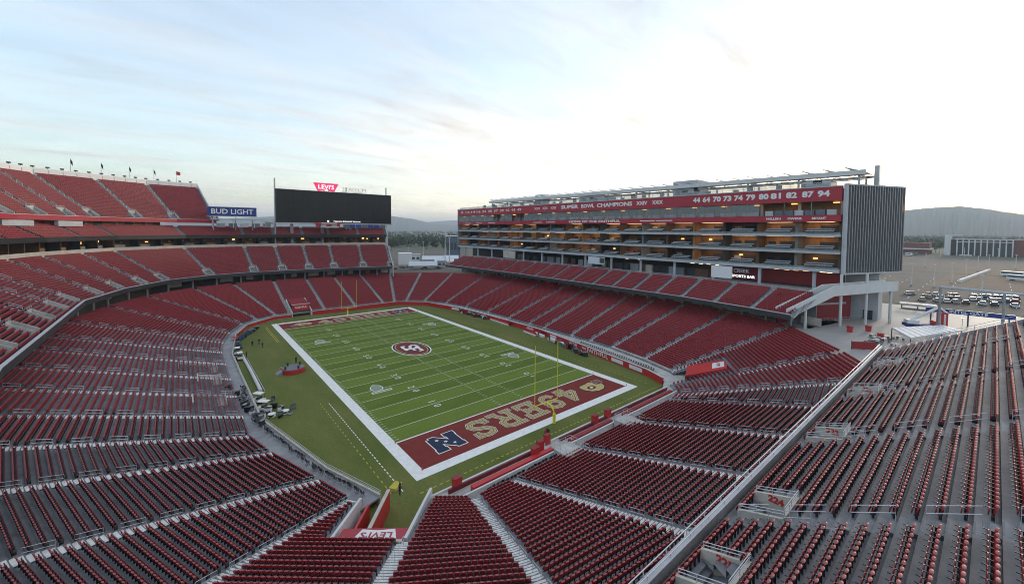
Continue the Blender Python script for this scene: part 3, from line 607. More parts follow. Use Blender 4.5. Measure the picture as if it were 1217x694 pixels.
q.hexa([up_(lf-D1*1.9, 4.0), up_(rf_-D1*1.9, 4.0), up_(rf_+D1*.2, 4.2), up_(lf+D1*.2, 4.2), up_(lf-D1*1.9, 4.25), up_(rf_-D1*1.9, 4.25), up_(rf_+D1*.2, 4.5), up_(lf+D1*.2, 4.5)]); li_ = q.build('lintel', 'red_sign', tn)
q = MB(); q.wall(lf+D1*.36, rf_+D1*.36, .3, 3.9, 4.75); q.build('headwall', 'cream', tn)
cx_ = (lf+rf_)/2; xd = (lf-rf_)/np.linalg.norm(lf-rf_); slope = Vector((*D1*2.1, .25)).normalized()
sgm = frame((*(cx_-D1*.85-xd*.4), 4.41), (*xd, 0), slope)
q = MB(); q.poly([tuple(sgm @ Vector(p)) for p in ((-2.1, .75, .01), (2.1, .75, .01), (1.6, -.85, .01), (.1, -.65, .01), (-1.6, -.85, .01))]); q.build('sign_panel', 'white', li_)
text_mesh('sign_text', "LEVI'S", 1.15, 'red_sign', sgm @ Matrix.Translation((0, .05, .03)), li_, .004, .02, sx=1.1)
q = MB(); q.quad((*(TLb_), .02), (*(TRb), .02), (*(TRb+D1*8), .02), (*(TLb_+D1*8), .02)); q.build('tunnel_floor', 'midgrey', tn)
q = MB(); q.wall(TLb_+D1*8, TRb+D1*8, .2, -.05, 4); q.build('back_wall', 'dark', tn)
# ---- near right tunnel: sloping red roof with a white emblem panel
tn = thing('players_tunnel', 'dark tunnel mouth under a sloping red roof in the right-hand corner', 'tunnel')
D2 = np.array([math.sin(rad(131)), math.cos(rad(131))]); A2, B2 = A_0+D2*12.0, B_0+D2*12.0; A_, B_ = A_0+D2*3.2, B_0+D2*3.2
q = MB(); q.hexa([(*A_, 3.0), (*B_, 3.0), (*B2, 4.3), (*A2, 4.3), (*A_, 3.25), (*B_, 3.25), (*B2, 4.95), (*A2, 4.95)]); rf2 = q.build('roof', 'red_bright', tn)
q = MB(); q.wall(A_, A2, .3, 0, 2.996, 0, 0, 4.296); q.build('side_wall', 'dark', tn)
q = MB(); q.wall(B_, B2, .3, 0, 2.996, 0, 0, 4.296); q.build('side_wall', 'red_wall', tn)
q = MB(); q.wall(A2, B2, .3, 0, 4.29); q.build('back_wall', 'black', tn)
q = MB(); q.quad((*(A_+D2), 1.02), (*(B_+D2), 1.02), (*B2, 1.02), (*A2, 1.02)); q.build('tunnel_floor', 'midgrey', tn)
q = MB(); c0 = A_*.5+B_*.5; ex = (B_-A_)/np.linalg.norm(B_-A_)
rz_ = lambda k: 3.25+1.7*k/8.8
pts = [c0+D2*5.6-ex*1.9, c0+D2*5.6+ex*1.9, c0+D2*8.2+ex*1.9, c0+D2*8.2-ex*1.9]
q.hexa([(*p, rz_(k)+.004) for p, k in zip(pts, (5.6, 5.6, 8.2, 8.2))]+[(*p, rz_(k)+.06) for p, k in zip(pts, (5.6, 5.6, 8.2, 8.2))]); q.build('emblem_panel', 'white', rf2)
text_mesh('sign_text', "LEVI'S", .95, 'red_sign', frame((*(c0+D2*6.9), rz_(6.9)+.09), (*(-ex), 0), (*D2, .193)), rf2, .004, .01)
# ---- far left tunnel with a red lintel
tn = thing('players_tunnel', 'dark tunnel under a red sign board at the far end beside the goal post', 'tunnel')
q = MB(); q.b2(-17.6, -11.6, 66.6, 66.9, 1.9, 4.3); ln = q.build('lintel', 'red_bright', tn)
q = MB(); q.b2(-17.9, -11.3, 66.5, 66.94, 4.304, 4.5); q.build('coping', 'white_wall', tn)
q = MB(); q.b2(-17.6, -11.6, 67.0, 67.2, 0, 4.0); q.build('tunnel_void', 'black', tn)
for x in (-18.0, -11.2):
    q = MB(); q.wall((x, 64.5), (x, 76.5), .3, 0, 1.9, 0, 0, 5.4); q.build('side_wall', 'white_wall', tn)
q = MB(); q.hexa([(-17.7, 66.95, 4.1), (-11.5, 66.95, 4.1), (-11.5, 76.4, 5.0), (-17.7, 76.4, 5.0), (-17.7, 66.95, 4.3), (-11.5, 66.95, 4.3), (-11.5, 76.4, 5.3), (-17.7, 76.4, 5.3)]); q.build('roof', 'red_wall', tn)
text_mesh('sign_text', 'FAITHFUL', 1.1, 'white', frame((-14.6, 66.58, 3.2), (1, 0, 0), (0, 0, 1)), ln, .01, .03, sx=.9)
# ------------------------------------------------------------------ decks above the bowl
MD = [(38.5, -94.3), (-33, -94.3), (-48.6, -84.9), (-61, -73.6), (-66, -50), (-69.3, -22), (-69.8, 42), (-63.8, 65), (-54, 83), (-41, 92.5), (-26, 96.2), (6, 95), (31.5, 88.6)]
def deck_aisles(P_, n_list):   # points along each facet of a polyline
    out = []
    for k, n_ in enumerate(n_list):
        a, b = v2(P_[k]), v2(P_[k+1])
        for i in range(n_): out.append((k, i/n_))
    out.append((len(n_list)-1, 1.0)); return out
def tier(st, P_, d0, d1, z0, z1, n, n_list, vom=None, m='tread', ends=True, rails=True, xs=None):
    F, B = offs(P_, d0), offs(P_, d1); pos = deck_aisles(P_, n_list)
    pt = lambda Q, p: Q[p[0]]+(Q[p[0]+1]-Q[p[0]])*p[1]
    f = [pt(F, p) for p in pos]; b = [pt(B, p) for p in pos]
    for i in range(len(pos)-1):
        gl = (lambda r: 1.5 if vom and vom[0] <= r < vom[1] else 0)
        section(st, f[i], b[i], f[i+1], b[i+1], z0, z1, n, gl=gl, gr=gl)
    for i in range(len(pos)):
        aisle(st, f[i], b[i], z0, z1, n, r0=vom[1] if vom else 0, rails=rails)
        if vom:
            rise = (z1-z0)/n; e = (b[i]-f[i])/np.linalg.norm(b[i]-f[i]); t_ = np.array([-e[1], e[0]]); dl = np.linalg.norm(b[i]-f[i])/n
            A0 = f[i]+e*dl*vom[0]; A1 = f[i]+e*dl*vom[1]; za, zb_ = z0+vom[0]*rise, z0+vom[1]*rise
            v_ = MB(); v_.quad((*(A0-t_*1.5), za-.3), (*(A0+t_*1.5), za-.3), (*(A1+t_*1.5), za-.3), (*(A1-t_*1.5), za-.3)); vo = v_.build('vomitory', 'midgrey', st.root)
            for s_ in (-1, 1):
                w_ = MB(); w_.wall(A0+t_*1.38*s_, A1+t_*1.38*s_, .22, za-.4, za+.6, 0, za-.4, zb_+.6); w_.build('side_wall', 'tread_pale', vo)
            w_ = MB(); w_.wall(A1-t_*1.07, A1+t_*1.07, .2, za-.4, zb_+.7); w_.build('headwall', 'tread_pale', vo)
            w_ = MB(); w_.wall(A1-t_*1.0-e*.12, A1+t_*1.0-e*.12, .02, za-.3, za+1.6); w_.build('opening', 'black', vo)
            rail_run(vo, [A1-t_*1.38, A1+t_*1.38], zb_+.7, .5, 1.2, .025)
    return f, b
Z0M, SLM = 14.5, .54
# ---- near upper deck (foreground)
near = Stand(thing('upper_deck', 'grey concrete foreground deck with widely spaced dark red seat rows', 'grandstand'))
NRW, DEP = 34, 34*.84; yr = lambda r: -94.3-.84*r; zr = lambda r: Z0M+SLM*.84*r
AX = [38.5, 24.1, 8.7, -7.0, -22.0, -33.0]
VR = (1, 4)
def vomgap(ax): return lambda r: 3.4 if VR[0] <= r < VR[1] else 0.0
for i in range(5):
    xa, xb = AX[i], AX[i+1]      # going towards -x; the opening lies on the +x side of the aisle at xb
    section(near, (xa, yr(0)), (xa, yr(NRW)), (xb, yr(0)), (xb if i < 4 else xb-14.5, yr(NRW)), zr(0), zr(NRW), NRW, gr=vomgap(xb) if i < 4 else (lambda r: 6.4 if VR[0] <= r < VR[1] else 0), gap=(.75, .75), pitch=.495)
NP = MD[1:4]; NF, NB = offs(NP, 0), offs(NP, DEP)
NF0, NB0 = v2((-33, -94.3)), v2((-47.5, yr(NRW)))
section(near, NF0, NB0, NF[1], NB[1], zr(0), zr(NRW), NRW, gap=(.75, .75)); section(near, NF[1], NB[1], NF[2], NB[2], zr(0), zr(NRW), NRW, gap=(.75, .75))
for i in (1, 2, 3, 4): aisle(near, (AX[i], yr(0)), (AX[i], yr(NRW)), zr(0), zr(NRW), NRW, w=1.25, m='tread')
for i in (1, 2, 3, 4, 5):
    x0 = AX[i]+.35 if i < 5 else AX[i]+3.2; x1 = x0+2.9; ya, yb = yr(VR[0]), yr(VR[1]); za, zb_ = zr(VR[0]), zr(VR[1])
    vo = MB(); vo.b2(x0-.2, x1+.2, yb-.1, ya, za-1.4, za-1.3); vo = vo.build('vomitory', 'grey', near.root)
    for k, xx in enumerate((x0, x1)):
        w_ = MB(); w_.wall((xx, ya+.1), (xx, yb-.1), .2, za-1.3, za+.50, 0, za-1.3, za+1.35); sw = w_.build('side_wall', 'cream', vo)
        rail_run(sw, [(xx, ya), (xx, yb)], 0, .42, 1.0, .025, zs=[za+.52, za+1.36])
    w_ = MB(); w_.wall((x0+.1, yb), (x1-.1, yb), .2, za-1.3, za+1.5); w_.build('headwall', 'cream', vo)
    rail_run(vo, [(x0+.1, yb), (x1-.1, yb)], za+1.5, .45, 1.3, .025)
    for k in range(5):
        w_ = MB(); w_.b2(x0+.12, x1-.12, ya-.32*(k+1), ya-.32*k, za-1.3, za-.1-.24*k); w_.build('stair', 'tread', vo)
    text_mesh('section_number', '%d' % (220+i), 0.62, 'red_bright', frame((x1-.12, (ya+yb)/2, za+.55), (0, -1, 0), (0, 0, 1)), vo, .006, .03)
    if i < 5:     # landing rails beside the opening
        for yy in (yr(VR[1])-.25, yr(VR[1])-2.0):
            rail_run(near.root, [(x0-.9, yy), (x0-.9, yy-1.3)], 0, .9, .65, .022, zs=[zr(VR[1])+.1, zr(VR[1])+.8], name='handrail')
# parapet and rail along the near deck front
PAR = MD[:4]
q = MB(); q.loft(PAR, [(-.42, 13.0), (-.1, 13.0), (-.1, 15.15), (-.42, 15.15)]); pw = q.build('parapet', 'grey', near.root)
q = MB(); q.loft(PAR, [(-.46, 15.154), (-.06, 15.154), (-.06, 15.22), (-.46, 15.22)]); q.build('coping', 'lightgrey', pw)
rail_run(pw, offs(PAR, -.45), 15.2, .42, 2.4, .035, 'galv', (1.0,), 'guard_rail'); rail_run(pw, offs(PAR, -.2), 15.2, .25, 2.4, .03, 'galv', (1.0,), 'guard_rail')
q = MB(); q.loft(PAR, [(-.1, 14.06), (.9, 14.06), (DEP, zr(NRW)-1.2), (DEP, zr(NRW)-1.6), (-.1, 13.0)], closed=True); q.build('deck_soffit', 'grey', near.root)
rail_run(near.root, [(38.4, yr(0)), (38.4, yr(NRW))], 0, 1.0, 2.4, .03, zs=[zr(0), zr(NRW)], name='end_rail')
q = MB(); q.wall((38.6, yr(0)+.3), (38.6, yr(NRW)), .22, zr(0)-2, zr(0)+.1, 0, zr(NRW)-2, zr(NRW)+.3); q.build('end_wall', 'lightgrey', near.root)
# small floor lights at the row ends
for i in (1, 2, 3):
    for r in range(6, 22, 1):
        pass
# ---- middle deck on the left side and the far end
PM = MD[3:]; DM, NM = 19.0, 23
mid = Stand(thing('middle_deck', 'curved middle tier of red seats above the lower bowl on the left and far sides', 'grandstand'))
tier(mid, PM, 0, DM, Z0M, Z0M+SLM*DM+.3, NM, [2, 2, 5, 2, 2, 1, 1, 3, 2], vom=(1, 5))
ZM1 = Z0M+SLM*DM+.3
q = MB(); q.loft(PM, [(-.5, 13.9), (-.1, 13.9), (-.1, 15.2), (-.5, 15.2)]); pw = q.build('parapet', 'fascia', mid.root)
q = MB(); q.loft(PM, [(-.56, 15.204), (-.02, 15.204), (-.02, 15.32), (-.56, 15.32)]); q.build('coping', 'lightgrey', pw)
q = MB(); q.loft(PM, [(-.1, 14.2), (DM, ZM1-1.0), (DM, ZM1-1.4), (-.1, 13.94)]); q.build('deck_soffit', 'midgrey', mid.root)
# concourse wall and columns behind the last lower rows
q = MB(); q.loft(PM, [(7.0, 8.2), (7.3, 8.2), (7.3, 16.6), (7.0, 16.6)]); cw = q.build('concourse_wall', 'dark', mid.root)
L_ = plen([v2(p) for p in PM]); OP = offs(PM, 4.2); OP2 = offs(PM, 6.85)
def along(Q, base, s_):
    k = min(np.searchsorted(base, s_, 'right')-1, len(Q)-2); return Q[k]+(Q[k+1]-Q[k])*((s_-base[k])/(base[k+1]-base[k])), math.atan2(*(Q[k+1]-Q[k])[::-1])
for s_ in np.arange(60, L_[-1], 8.0):
    p, a = along(OP, L_, s_); q = MB(); q.cyl((*p, 9.5), .3, 6.2, 10); q.build('column', 'lightgrey', mid.root)
    p, a = along(OP2, L_, s_+4); w = random.choice([2.2, 3.4, 4.6]); q = MB(); q.box((*p, 12.2), (w, .15, 1.7), a); q.build('wall_panel', random.choice(['cream', 'wood_dark', 'wood', 'cream']), cw)
    if random.random() < .4:
        q = MB(); q.box((*along(OP2, L_, s_+2)[0], 13.5), (1.4, .2, .25), a); q.build('strip_lamp', 'lamp_warm', cw)
# ---- suite band and club deck above the middle deck
clb = Stand(thing('club_deck', 'shallow club tier of red seats above a lit row of suites', 'grandstand'))
ZC0, ZC1, NC = 30.2, 34.4, 9
tier(clb, PM[2:], DM-.6, DM+7.0, ZC0, ZC1, NC, [5, 2, 2, 1, 1, 3, 2], rails=False)
q = MB(); q.loft(PM[2:], [(DM-1.1, 29.4), (DM-.7, 29.4), (DM-.7, 30.9), (DM-1.1, 30.9)]); pw = q.build('parapet', 'black', clb.root)
q = MB(); q.loft(PM[2:], [(DM, ZM1-.3), (DM+.3, ZM1-.3), (DM+.3, 26.6), (DM, 26.6)]); q.build('suite_ledge', 'cream', clb.root)
q = MB(); q.loft(PM[2:], [(DM-.7, 29.42), (DM+8, 29.42), (DM+8, 29.9), (DM-.7, 29.9)]); q.build('floor_slab', 'midgrey', clb.root)
q = MB(); q.loft(PM[2:], [(DM+4.2, 25.3), (DM+4.4, 25.3), (DM+4.4, 29.41), (DM+4.2, 29.41)]); sw = q.build('suite_back_wall', 'wood_dark', clb.root)
q = MB(); q.loft(PM[2:], [(DM+.3, 25.5), (DM+4.2, 25.5), (DM+4.2, 25.8), (DM+.3, 25.8)]); q.build('suite_floor', 'grey', clb.root)
B3 = PM[2:]; L3 = plen([v2(p) for p in B3]); OA, OB, OC = offs(B3, DM+.4), offs(B3, DM+4.1), offs(B3, DM+3.9)
for s_ in np.arange(20, L3[-1]-2, 5.2):
    a, an = along(OA, L3, s_); b, _ = along(OB, L3, s_); q = MB(); q.wall(a, b, .25, 25.8, 29.41); q.build('suite_partition', random.choice(['dark', 'wood_dark', 'black']), sw)
    for k in (1.2, 3.2):
        c, an = along(OC, L3, s_+k); q = MB(); q.box((*c, random.uniform(28.2, 28.9)), (random.uniform(.5, 1.4), .1, random.uniform(.3, .8)), an); q.build('suite_lamp', random.choice(['lamp_warm', 'wood', 'gold', 'gold']), sw)
    c, an = along(offs(B3, DM+3.0), L3, s_+2.4); q = MB(); q.box((*c, 26.9), (3.2, .6, 1.1), an); q.build('cabinet', random.choice(['wood', 'wood', 'grey']), sw)
# wall at the back of the club deck
q = MB(); q.loft(PM[2:7], [(DM+9.0, 34.2), (DM+9.3, 34.2), (DM+9.3, 36.4), (DM+9.0, 36.4)]); bw = q.build('back_wall', 'wood', clb.root)
q = MB(); q.loft(PM[2:], [(DM+7.0, 33.8), (DM+13, 33.8), (DM+13, 34.36), (DM+7.0, 34.36)]); q.build('walkway', 'grey', clb.root)
for s_ in np.arange(30, plen([v2(p) for p in PM[2:7]])[-1], 7):
    a, an = along(offs(PM[2:7], DM+8.6), plen([v2(p) for p in PM[2:7]]), s_); q = MB(); q.cyl((*a, 34.4), .25, 2.0, 8); q.build('column', 'lightgrey', bw)
    a, an = along(offs(PM[2:7], DM+8.9), plen([v2(p) for p in PM[2:7]]), s_+3); q = MB(); q.box((*a, 35.3), (2.6, .1, 1.5), an); q.build('doorway', random.choice(['dark', 'red_wall', 'black']), bw)
# low white suites boxes sitting on the club deck
for s_ in (88, 100): 
    a, an = along(offs(PM[2:], DM+5.6), L3, s_); q = MB(); q.box((*a, 35.0), (9, 1.2, 1.7), an); q.build('camera_box', 'lightgrey', clb.root)
# ---- top deck, left corner
top = Stand(thing('top_deck', 'steep highest tier of red seats with white parapet and flags', 'grandstand'))
PT = PM[2:7]+[tuple(v2(PM[6])*.4+v2(PM[7])*.6)]; DT0, DT1, ZT0, ZT1, NTT = DM+5.6, DM+29.0, 36.9, 53.0, 28
tier(top, PT, DT0, DT1, ZT0, ZT1, NTT, [6, 3, 3, 2, 1], vom=(1, 5))
q = MB(); q.loft(PT, [(DT0-.5, 36.0), (DT0-.1, 36.0), (DT0-.1, 37.5), (DT0-.5, 37.5)]); pw = q.build('fascia_board', 'red_sign', top.root)
q = MB(); q.loft(PT, [(DT0-.56, 37.504), (DT0-.04, 37.504), (DT0-.04, 37.62), (DT0-.56, 37.62)]); q.build('coping', 'white_wall', pw)
q = MB(); q.loft(PT, [(DT0-.1, 36.3), (DT1, ZT1-1.2), (DT1, ZT1-1.7), (DT0-.1, 36.02)]); q.build('deck_soffit', 'midgrey', top.root)
q = MB(); q.loft(PT, [(DT1, ZT1-2), (DT1+.4, ZT1-2), (DT1+.4, ZT1+2.1), (DT1, ZT1+2.1)]); pp = q.build('parapet', 'white', top.root)
LT_ = plen([v2(p) for p in PT]); OT = offs(PT, DT1+.2); bs = plen(OT)
for k, s_ in enumerate(np.arange(8, bs[-1], 4.0)):
    a, an = along(OT, bs, s_); q = MB(); q.box((*a, ZT1+2.62), (.9, .6, .5), an); q.box((*a, ZT1+2.24), (.15, .15, .3), an); q.build('floodlight', 'dark', top.root)
    q = MB(); p2, _ = along(offs(PT, DT1-.03), plen(offs(PT, DT1-.03)), min(s_, plen(offs(PT, DT1-.03))[-1])); q.box((*p2, ZT1+.75), (.12, .1, 1.6), an); q.build('parapet_rib', 'lightgrey', pp)
# outer end edge of the top deck
eF, eB = offs(PT, DT0)[-1], offs(PT, DT1)[-1]
q = MB(); q.wall(eF, eB, .35, ZT0-1.2, ZT0+.9, 0, ZT1-2, ZT1+1.2); q.build('end_wall', 'lightgrey', top.root)
for k, (u_, tone) in enumerate(((84, 'cloth_dark'), (120, 'navy'), (154, 'cloth_dark'), (182.5, 'cloth_dark'), (210, 'red_bright'))):
    best = min(np.arange(0, bs[-1], .25), key=lambda s_: abs((lambda p: PX0+FPX*((np.array([*p, 56])-CAM)@RT)/((np.array([*p, 56])-CAM)@FW))(along(OT, bs, s_)[0])-u_))
    a, an = along(OT, bs, best)
    fl = thing('flag', ['dark flag drooping on the first pole of the parapet', 'navy flag hanging on a parapet pole', 'dark flag folded tight on a parapet pole', 'small dark flag on a parapet pole', 'red flag flying sideways at the end of the parapet'][k], 'flag', 'flags on the top deck parapet', (*a, ZT1+2.1))
    q = MB(); q.tube([(0, 0, 0), (0, 0, 5.2)], [.09, .05], 6); q.build('pole', 'lightgrey', fl)
    q = MB(); w = .6 if k < 4 else 1.5
    for i in range(5):
        x0, x1 = w*i/5, w*(i+1)/5; s0, s1 = .15*math.sin(i*1.3), .15*math.sin((i+1)*1.3); dz = (1.3 if k < 4 else .25)
        q.hexa([(x0, s0-.01, 3.4-dz*i/5), (x1, s1-.01, 3.4-dz*(i+1)/5), (x1, s1+.01, 3.4-dz*(i+1)/5), (x0, s0+.01, 3.4-dz*i/5), (x0, s0-.01, 5.0-dz*i/5), (x1, s1-.01, 5.0-dz*(i+1)/5), (x1, s1+.01, 5.0-dz*(i+1)/5), (x0, s0+.01, 5.0-dz*i/5)])
    q.build('banner', tone, fl)
# ---- right-hand club tier under the tower
RD = [(62.6, 88), (65.2, 30), (64.7, -12), (64.4, -46), (61.6, -66), (59.6, -75.5)]
rgt = Stand(thing('club_deck', 'single tier of red seats hung below the suite tower', 'grandstand'))
tier(rgt, RD, 0, 11.2, 14.0, 18.6, 13, [5, 4, 4, 2, 1], rails=False)
q = MB(); q.loft(RD, [(-.5, 13.45), (-.1, 13.45), (-.1, 14.6), (-.5, 14.6)]); pw = q.build('parapet', 'fascia', rgt.root)
q = MB(); q.loft(RD, [(-.56, 14.604), (-.02, 14.604), (-.02, 14.74), (-.56, 14.74)]); q.build('coping', 'lightgrey', pw)
q = MB(); q.loft(RD, [(-.1, 13.75), (11.2, 17.9), (11.2, 17.5), (-.1, 13.5)]); q.build('deck_soffit', 'midgrey', rgt.root)
q = MB(); q.loft(RD, [(11.2, 18.0), (24, 18.0), (24, 18.62), (11.2, 18.62)]); q.build('upper_concourse', 'grey', rgt.root)
rail_run(rgt.root, offs(RD, 11.4), 18.62, 1.0, 2.4, .05, 'lightgrey')
q = MB(); q.loft(RD, [(11.0, 9.6), (11.3, 9.6), (11.3, 17.0), (11.0, 17.0)]); cw = q.build('concourse_wall', 'midgrey', rgt.root)
LR = plen([v2(p) for p in RD])
for s_ in np.arange(4, LR[-1]-3, 6.0):
    p, a = along(offs(RD, 10.9), LR, s_+3); q = MB(); q.box((*p, 11.9), (random.choice([2.5, 4.5, 5.6]), .15, 1.9), a); q.build('wall_panel', 'cream' if s_ > 70 else random.choice(['cream', 'wood', 'wood_dark', 'dark']), cw)
    p, a = along(offs(RD, 7.2), LR, s_+1); q = MB(); q.box((*p, 15.6), (2.6, .5, .06), a); q.build('strip_lamp', 'lamp_room', cw)
    p, a = along(offs(RD, 8.0), LR, s_); q = MB(); q.cyl((*p, 10.4), .28, 5.6, 10); q.build('column', 'lightgrey', rgt.root)
q = MB(); q.loft(RD, [(8.4, 10.2), (24, 10.2), (24, 10.5), (8.4, 10.5)]); q.build('lower_concourse', 'grey', rgt.root)
for s_ in (bowl, near, mid, clb, top, rgt): s_.flush(300)
# ------------------------------------------------------------------ suite tower
tw = thing('suite_tower', 'long suite tower with red lettered fascia and finned grey end wall', 'building')
TX, TY0, TY1 = 80.0, -80.6, 103.0; EX, EY = 100.6, -88.9; TXB = 100.6
def slab(name, x0, x1, z0, z1, m, par=tw, ya=TY0, yb=TY1):
    # plan follows the slanted near end
    k = (EY-TY0)/(EX-TX); q = MB(); e = lambda x: (TY0+(x-TX)*k+.35) if ya == TY0 else ya
    q.hexa([(x0, e(x0), z0), (x1, e(x1), z0), (x1, yb, z0), (x0, yb, z0), (x0, e(x0), z1), (x1, e(x1), z1), (x1, yb, z1), (x0, yb, z1)]); return q.build(name, m, par)
LV = [24.0, 28.6, 33.1]        # suite floors
slab('floor_slab', TX-.3, TXB, 23.5, 24.3, 'lightgrey')
for z in LV[1:]: slab('floor_slab', TX-.3, TXB, z-.3, z+.3, 'lightgrey')
slab('back_wall', TXB-.4, TXB, 24.3, 45.9, 'grey')
fas2 = slab('fascia_board', TX-.35, TX+.1, 36.75, 38.5, 'red_sign'); slab('floor_slab', TX+.11, TXB-.41, 37.3, 38.3, 'grey')
fas1 = slab('fascia_board', TX-.35, TX+.1, 42.1, 45.9, 'red_sign'); slab('roof_slab', TX+.11, TXB-.41, 44.6, 45.2, 'grey')
q = MB(); q.b2(TX-.45, TX-.36, TY0+.4, TY1, 45.7, 45.95); q.build('trim', 'lightgrey', fas1)
NBAY = 19; BW = (TY1-TY0-1.2)/NBAY
# seats in the suite balconies: one dark block per seat with a pale top
for li, z in enumerate(LV):
    zt = z+.3; ztop = (LV[li+1]-.3 if li < 2 else 36.75)
    slab('suite_back_wall', TX+6.2, TX+6.5, zt, ztop, 'wood_dark' if li == 0 else 'wood')
    for k in range(NBAY+1):
        y = TY0+.8+k*BW; q = MB(); q.b2(TX+1.4, TX+6.19, y-.35, y+.35, zt, ztop); q.build('suite_partition', ['wood_dark', 'midgrey', 'wood_dark', 'dark', 'wood'][k % 5], tw)
    for k in range(NBAY):
        y0 = TY0+.8+k*BW; y1 = y0+BW; near_ = y0 < 20
        q = MB(); q.b2(TX+1.2, TX+2.5, y0+1.3, y1-1.3, zt, zt+.45); st_ = q.build('seat_riser', 'midgrey', tw)
        for row, (xx, zz) in enumerate(((TX+.6, zt), (TX+1.9, zt+.45))):
            q = MB(); ns = int((BW-3.0)/.62)
            for i in range(ns):
                yy = y0+1.5+i*.62; q.box((xx, yy, zz+.55), (.12, .5, .75)); q.box((xx-.28, yy, zz+.42), (.5, .5, .14)); q.box((xx-.05, yy, zz+.93), (.30, .54, .26), 0, 1)
            tag(q.build('suite_seats', ['black', 'lightgrey'], st_), kind='stuff')
        q = MB(); q.b2(TX+6.0, TX+6.19, y0+.8, y0+BW*.55, zt+.1, zt+2.4); q.build('suite_window', 'dark', tw)
        q = MB(); q.b2(TX+5.4, TX+6.1, y0+BW*.62, y1-.8, zt+.01, zt+1.0); q.build('suite_counter', 'wood_dark', tw)
        q = MB(); q.b2(TX+2.6, TX+5.2, y0+BW*.2, y0+BW*.8, ztop-.06, ztop-.02); q.build('suite_lamp', 'lamp_room' if random.random() < .7 else 'wood', tw)
        if random.random() < .15:
            q = MB(); q.b2(TX+6.0, TX+6.15, y0+BW*.6, y0+BW*.7, zt+2.2, zt+2.6); q.build('suite_lamp', 'lamp_warm', tw)
        if random.random() < .5:
            q = MB(); q.b2(TX+5.7, TX+5.95, y0+BW*.65, y0+BW*.85, zt+1.3, zt+2.2); q.build('suite_screen', random.choice(['black', 'cream', 'red_wall']), tw)
    q = MB(); q.b2(TX-.25, TX-.15, TY0+.5, TY1, zt, zt+.55); q.build('balcony_rail', 'pane', tw)
# club level: glazing with mullions, warm room behind
slab('club_back_wall', TX+5, TX+5.3, 38.5, 42.1, 'wood'); slab('club_ceiling', TX+.11, TX+8, 42.1, 42.35, 'wood')
ng = 58; gw = (TY1-TY0-1)/ng
for k in range(ng):
    y0 = TY0+.6+k*gw; ym = y0+gw/2
    openbay = (k < 6) or (38 < k < 42) or (44 < k < 47)
    if not openbay:
        q = MB(); q.b2(TX+.02, TX+.06, y0+.05, y0+gw-.05, 38.6, 42.0); q.build('pane', 'pane', tw)
    if k % (1 if 6 <= k < 24 or k < 0 else 2) == 0:
        q = MB(); q.b2(TX-.04, TX+.12, y0-.06, y0+.06, 38.5, 42.1); q.build('mullion', 'wood' if 8 < k < 34 else 'grey', tw)
    if k % 3 == 0:
        q = MB(); q.b2(TX+3.2, TX+3.8, y0, y0+.7, 38.5, 42.1); q.build('inner_column', 'wood' if 6 < k < 40 else 'white_wall', tw)
        q = MB(); q.b2(TX+2.5, TX+3.3, y0+.9, y0+2.2, 41.7, 41.9); q.build('club_lamp', 'lamp_warm', tw)
    if k % 2 == 0 and k > 4:
        q = MB(); q.b2(TX+.3, TX+.9, y0+.2, y0+gw*1.5, 38.5, 39.6 if k < 38 else 40.0); q.build('desk', 'lightgrey' if k < 36 else 'panel_blue', tw)
for k in range(7):
    q = MB(); y0 = TY0+1.6+k*2.4; q.b2(TX+.4, TX+1.2, y0, y0+2.0, 38.5, 39.9); q.build('desk', 'panel_blue' if k % 3 else 'lightgrey', tw)
def ttext(s, u0, u1, z, size, par, off=.03, m='white'):
    ya, yb = pxx(u0, 240, TX)[1], pxx(u1, 240, TX)[1]
    o = text_mesh('lettering', s, size, m, Matrix.Identity(4), par, .02, off); w = max(v.co.x for v in o.data.vertices)-min(v.co.x for v in o.data.vertices)
    o.data.transform(frame((TX-.38, (ya+yb)/2, z), (0, -1, 0), (0, 0, 1)) @ Matrix.Diagonal((abs(ya-yb)/w, 1, 1, 1)))
    if len(s) > 1: o['kind'] = 'stuff'
    return o
for s_, u in (('8', 550), ('12', 556), ('14', 562.5), ('16', 569), ('34', 576), ('35', 583), ('37', 590), ('39', 597), ('42', 604), ('43', 611), ('49', 618)): ttext(s_, u-(1.2 if s_ == '8' else 2.3), u+(1.2 if s_ == '8' else 2.3), 44.0, 1.7, fas1)
for s_, u in (('XVI', 639), ('XIX', 648.5), ('XXIII', 658.5)): ttext(s_, u-3.2, u+3.2, 44.0, 1.6, fas1)
ttext('SUPER', 667.5, 688, 44.0, 2.05, fas1, .07); ttext('BOWL', 691.5, 707, 44.0, 2.05, fas1, .07); ttext('CHAMPIONS', 710, 752, 44.0, 2.05, fas1, .07)
for s_, u in (('XXIV', 763.5), ('XXIX', 782)): ttext(s_, u-6.5, u+6.5, 44.0, 1.8, fas1, .06)
for s_, u in (('44', 828.5), ('64', 840), ('70', 852.5), ('73', 865), ('74', 878), ('79', 892.5), ('80', 908), ('81', 923.5), ('82', 941), ('87', 960), ('94', 979)): h_ = 4.2+(u-828)*.021; ttext(s_, u-h_, u+h_, 44.0, 2.1, fas1, .09)
ttext('HOME OF THE FAITHFUL', 677, 738, 37.62, 1.2, fas2, .05)
for s_, u in (('MILLEN', 920), ('OWENS', 945), ('BRYANT', 974)): ttext(s_, u-8, u+9, 37.62, .8, fas2, .03)
for u in (557, 570, 585, 640, 655, 770, 790): 
    p = pxx(u, 262, TX); q = MB(); q.b2(TX-.40, TX-.36, p[1]-3, p[1]+3, 37.45, 37.75); q.build('lettering_line', 'white', fas2)
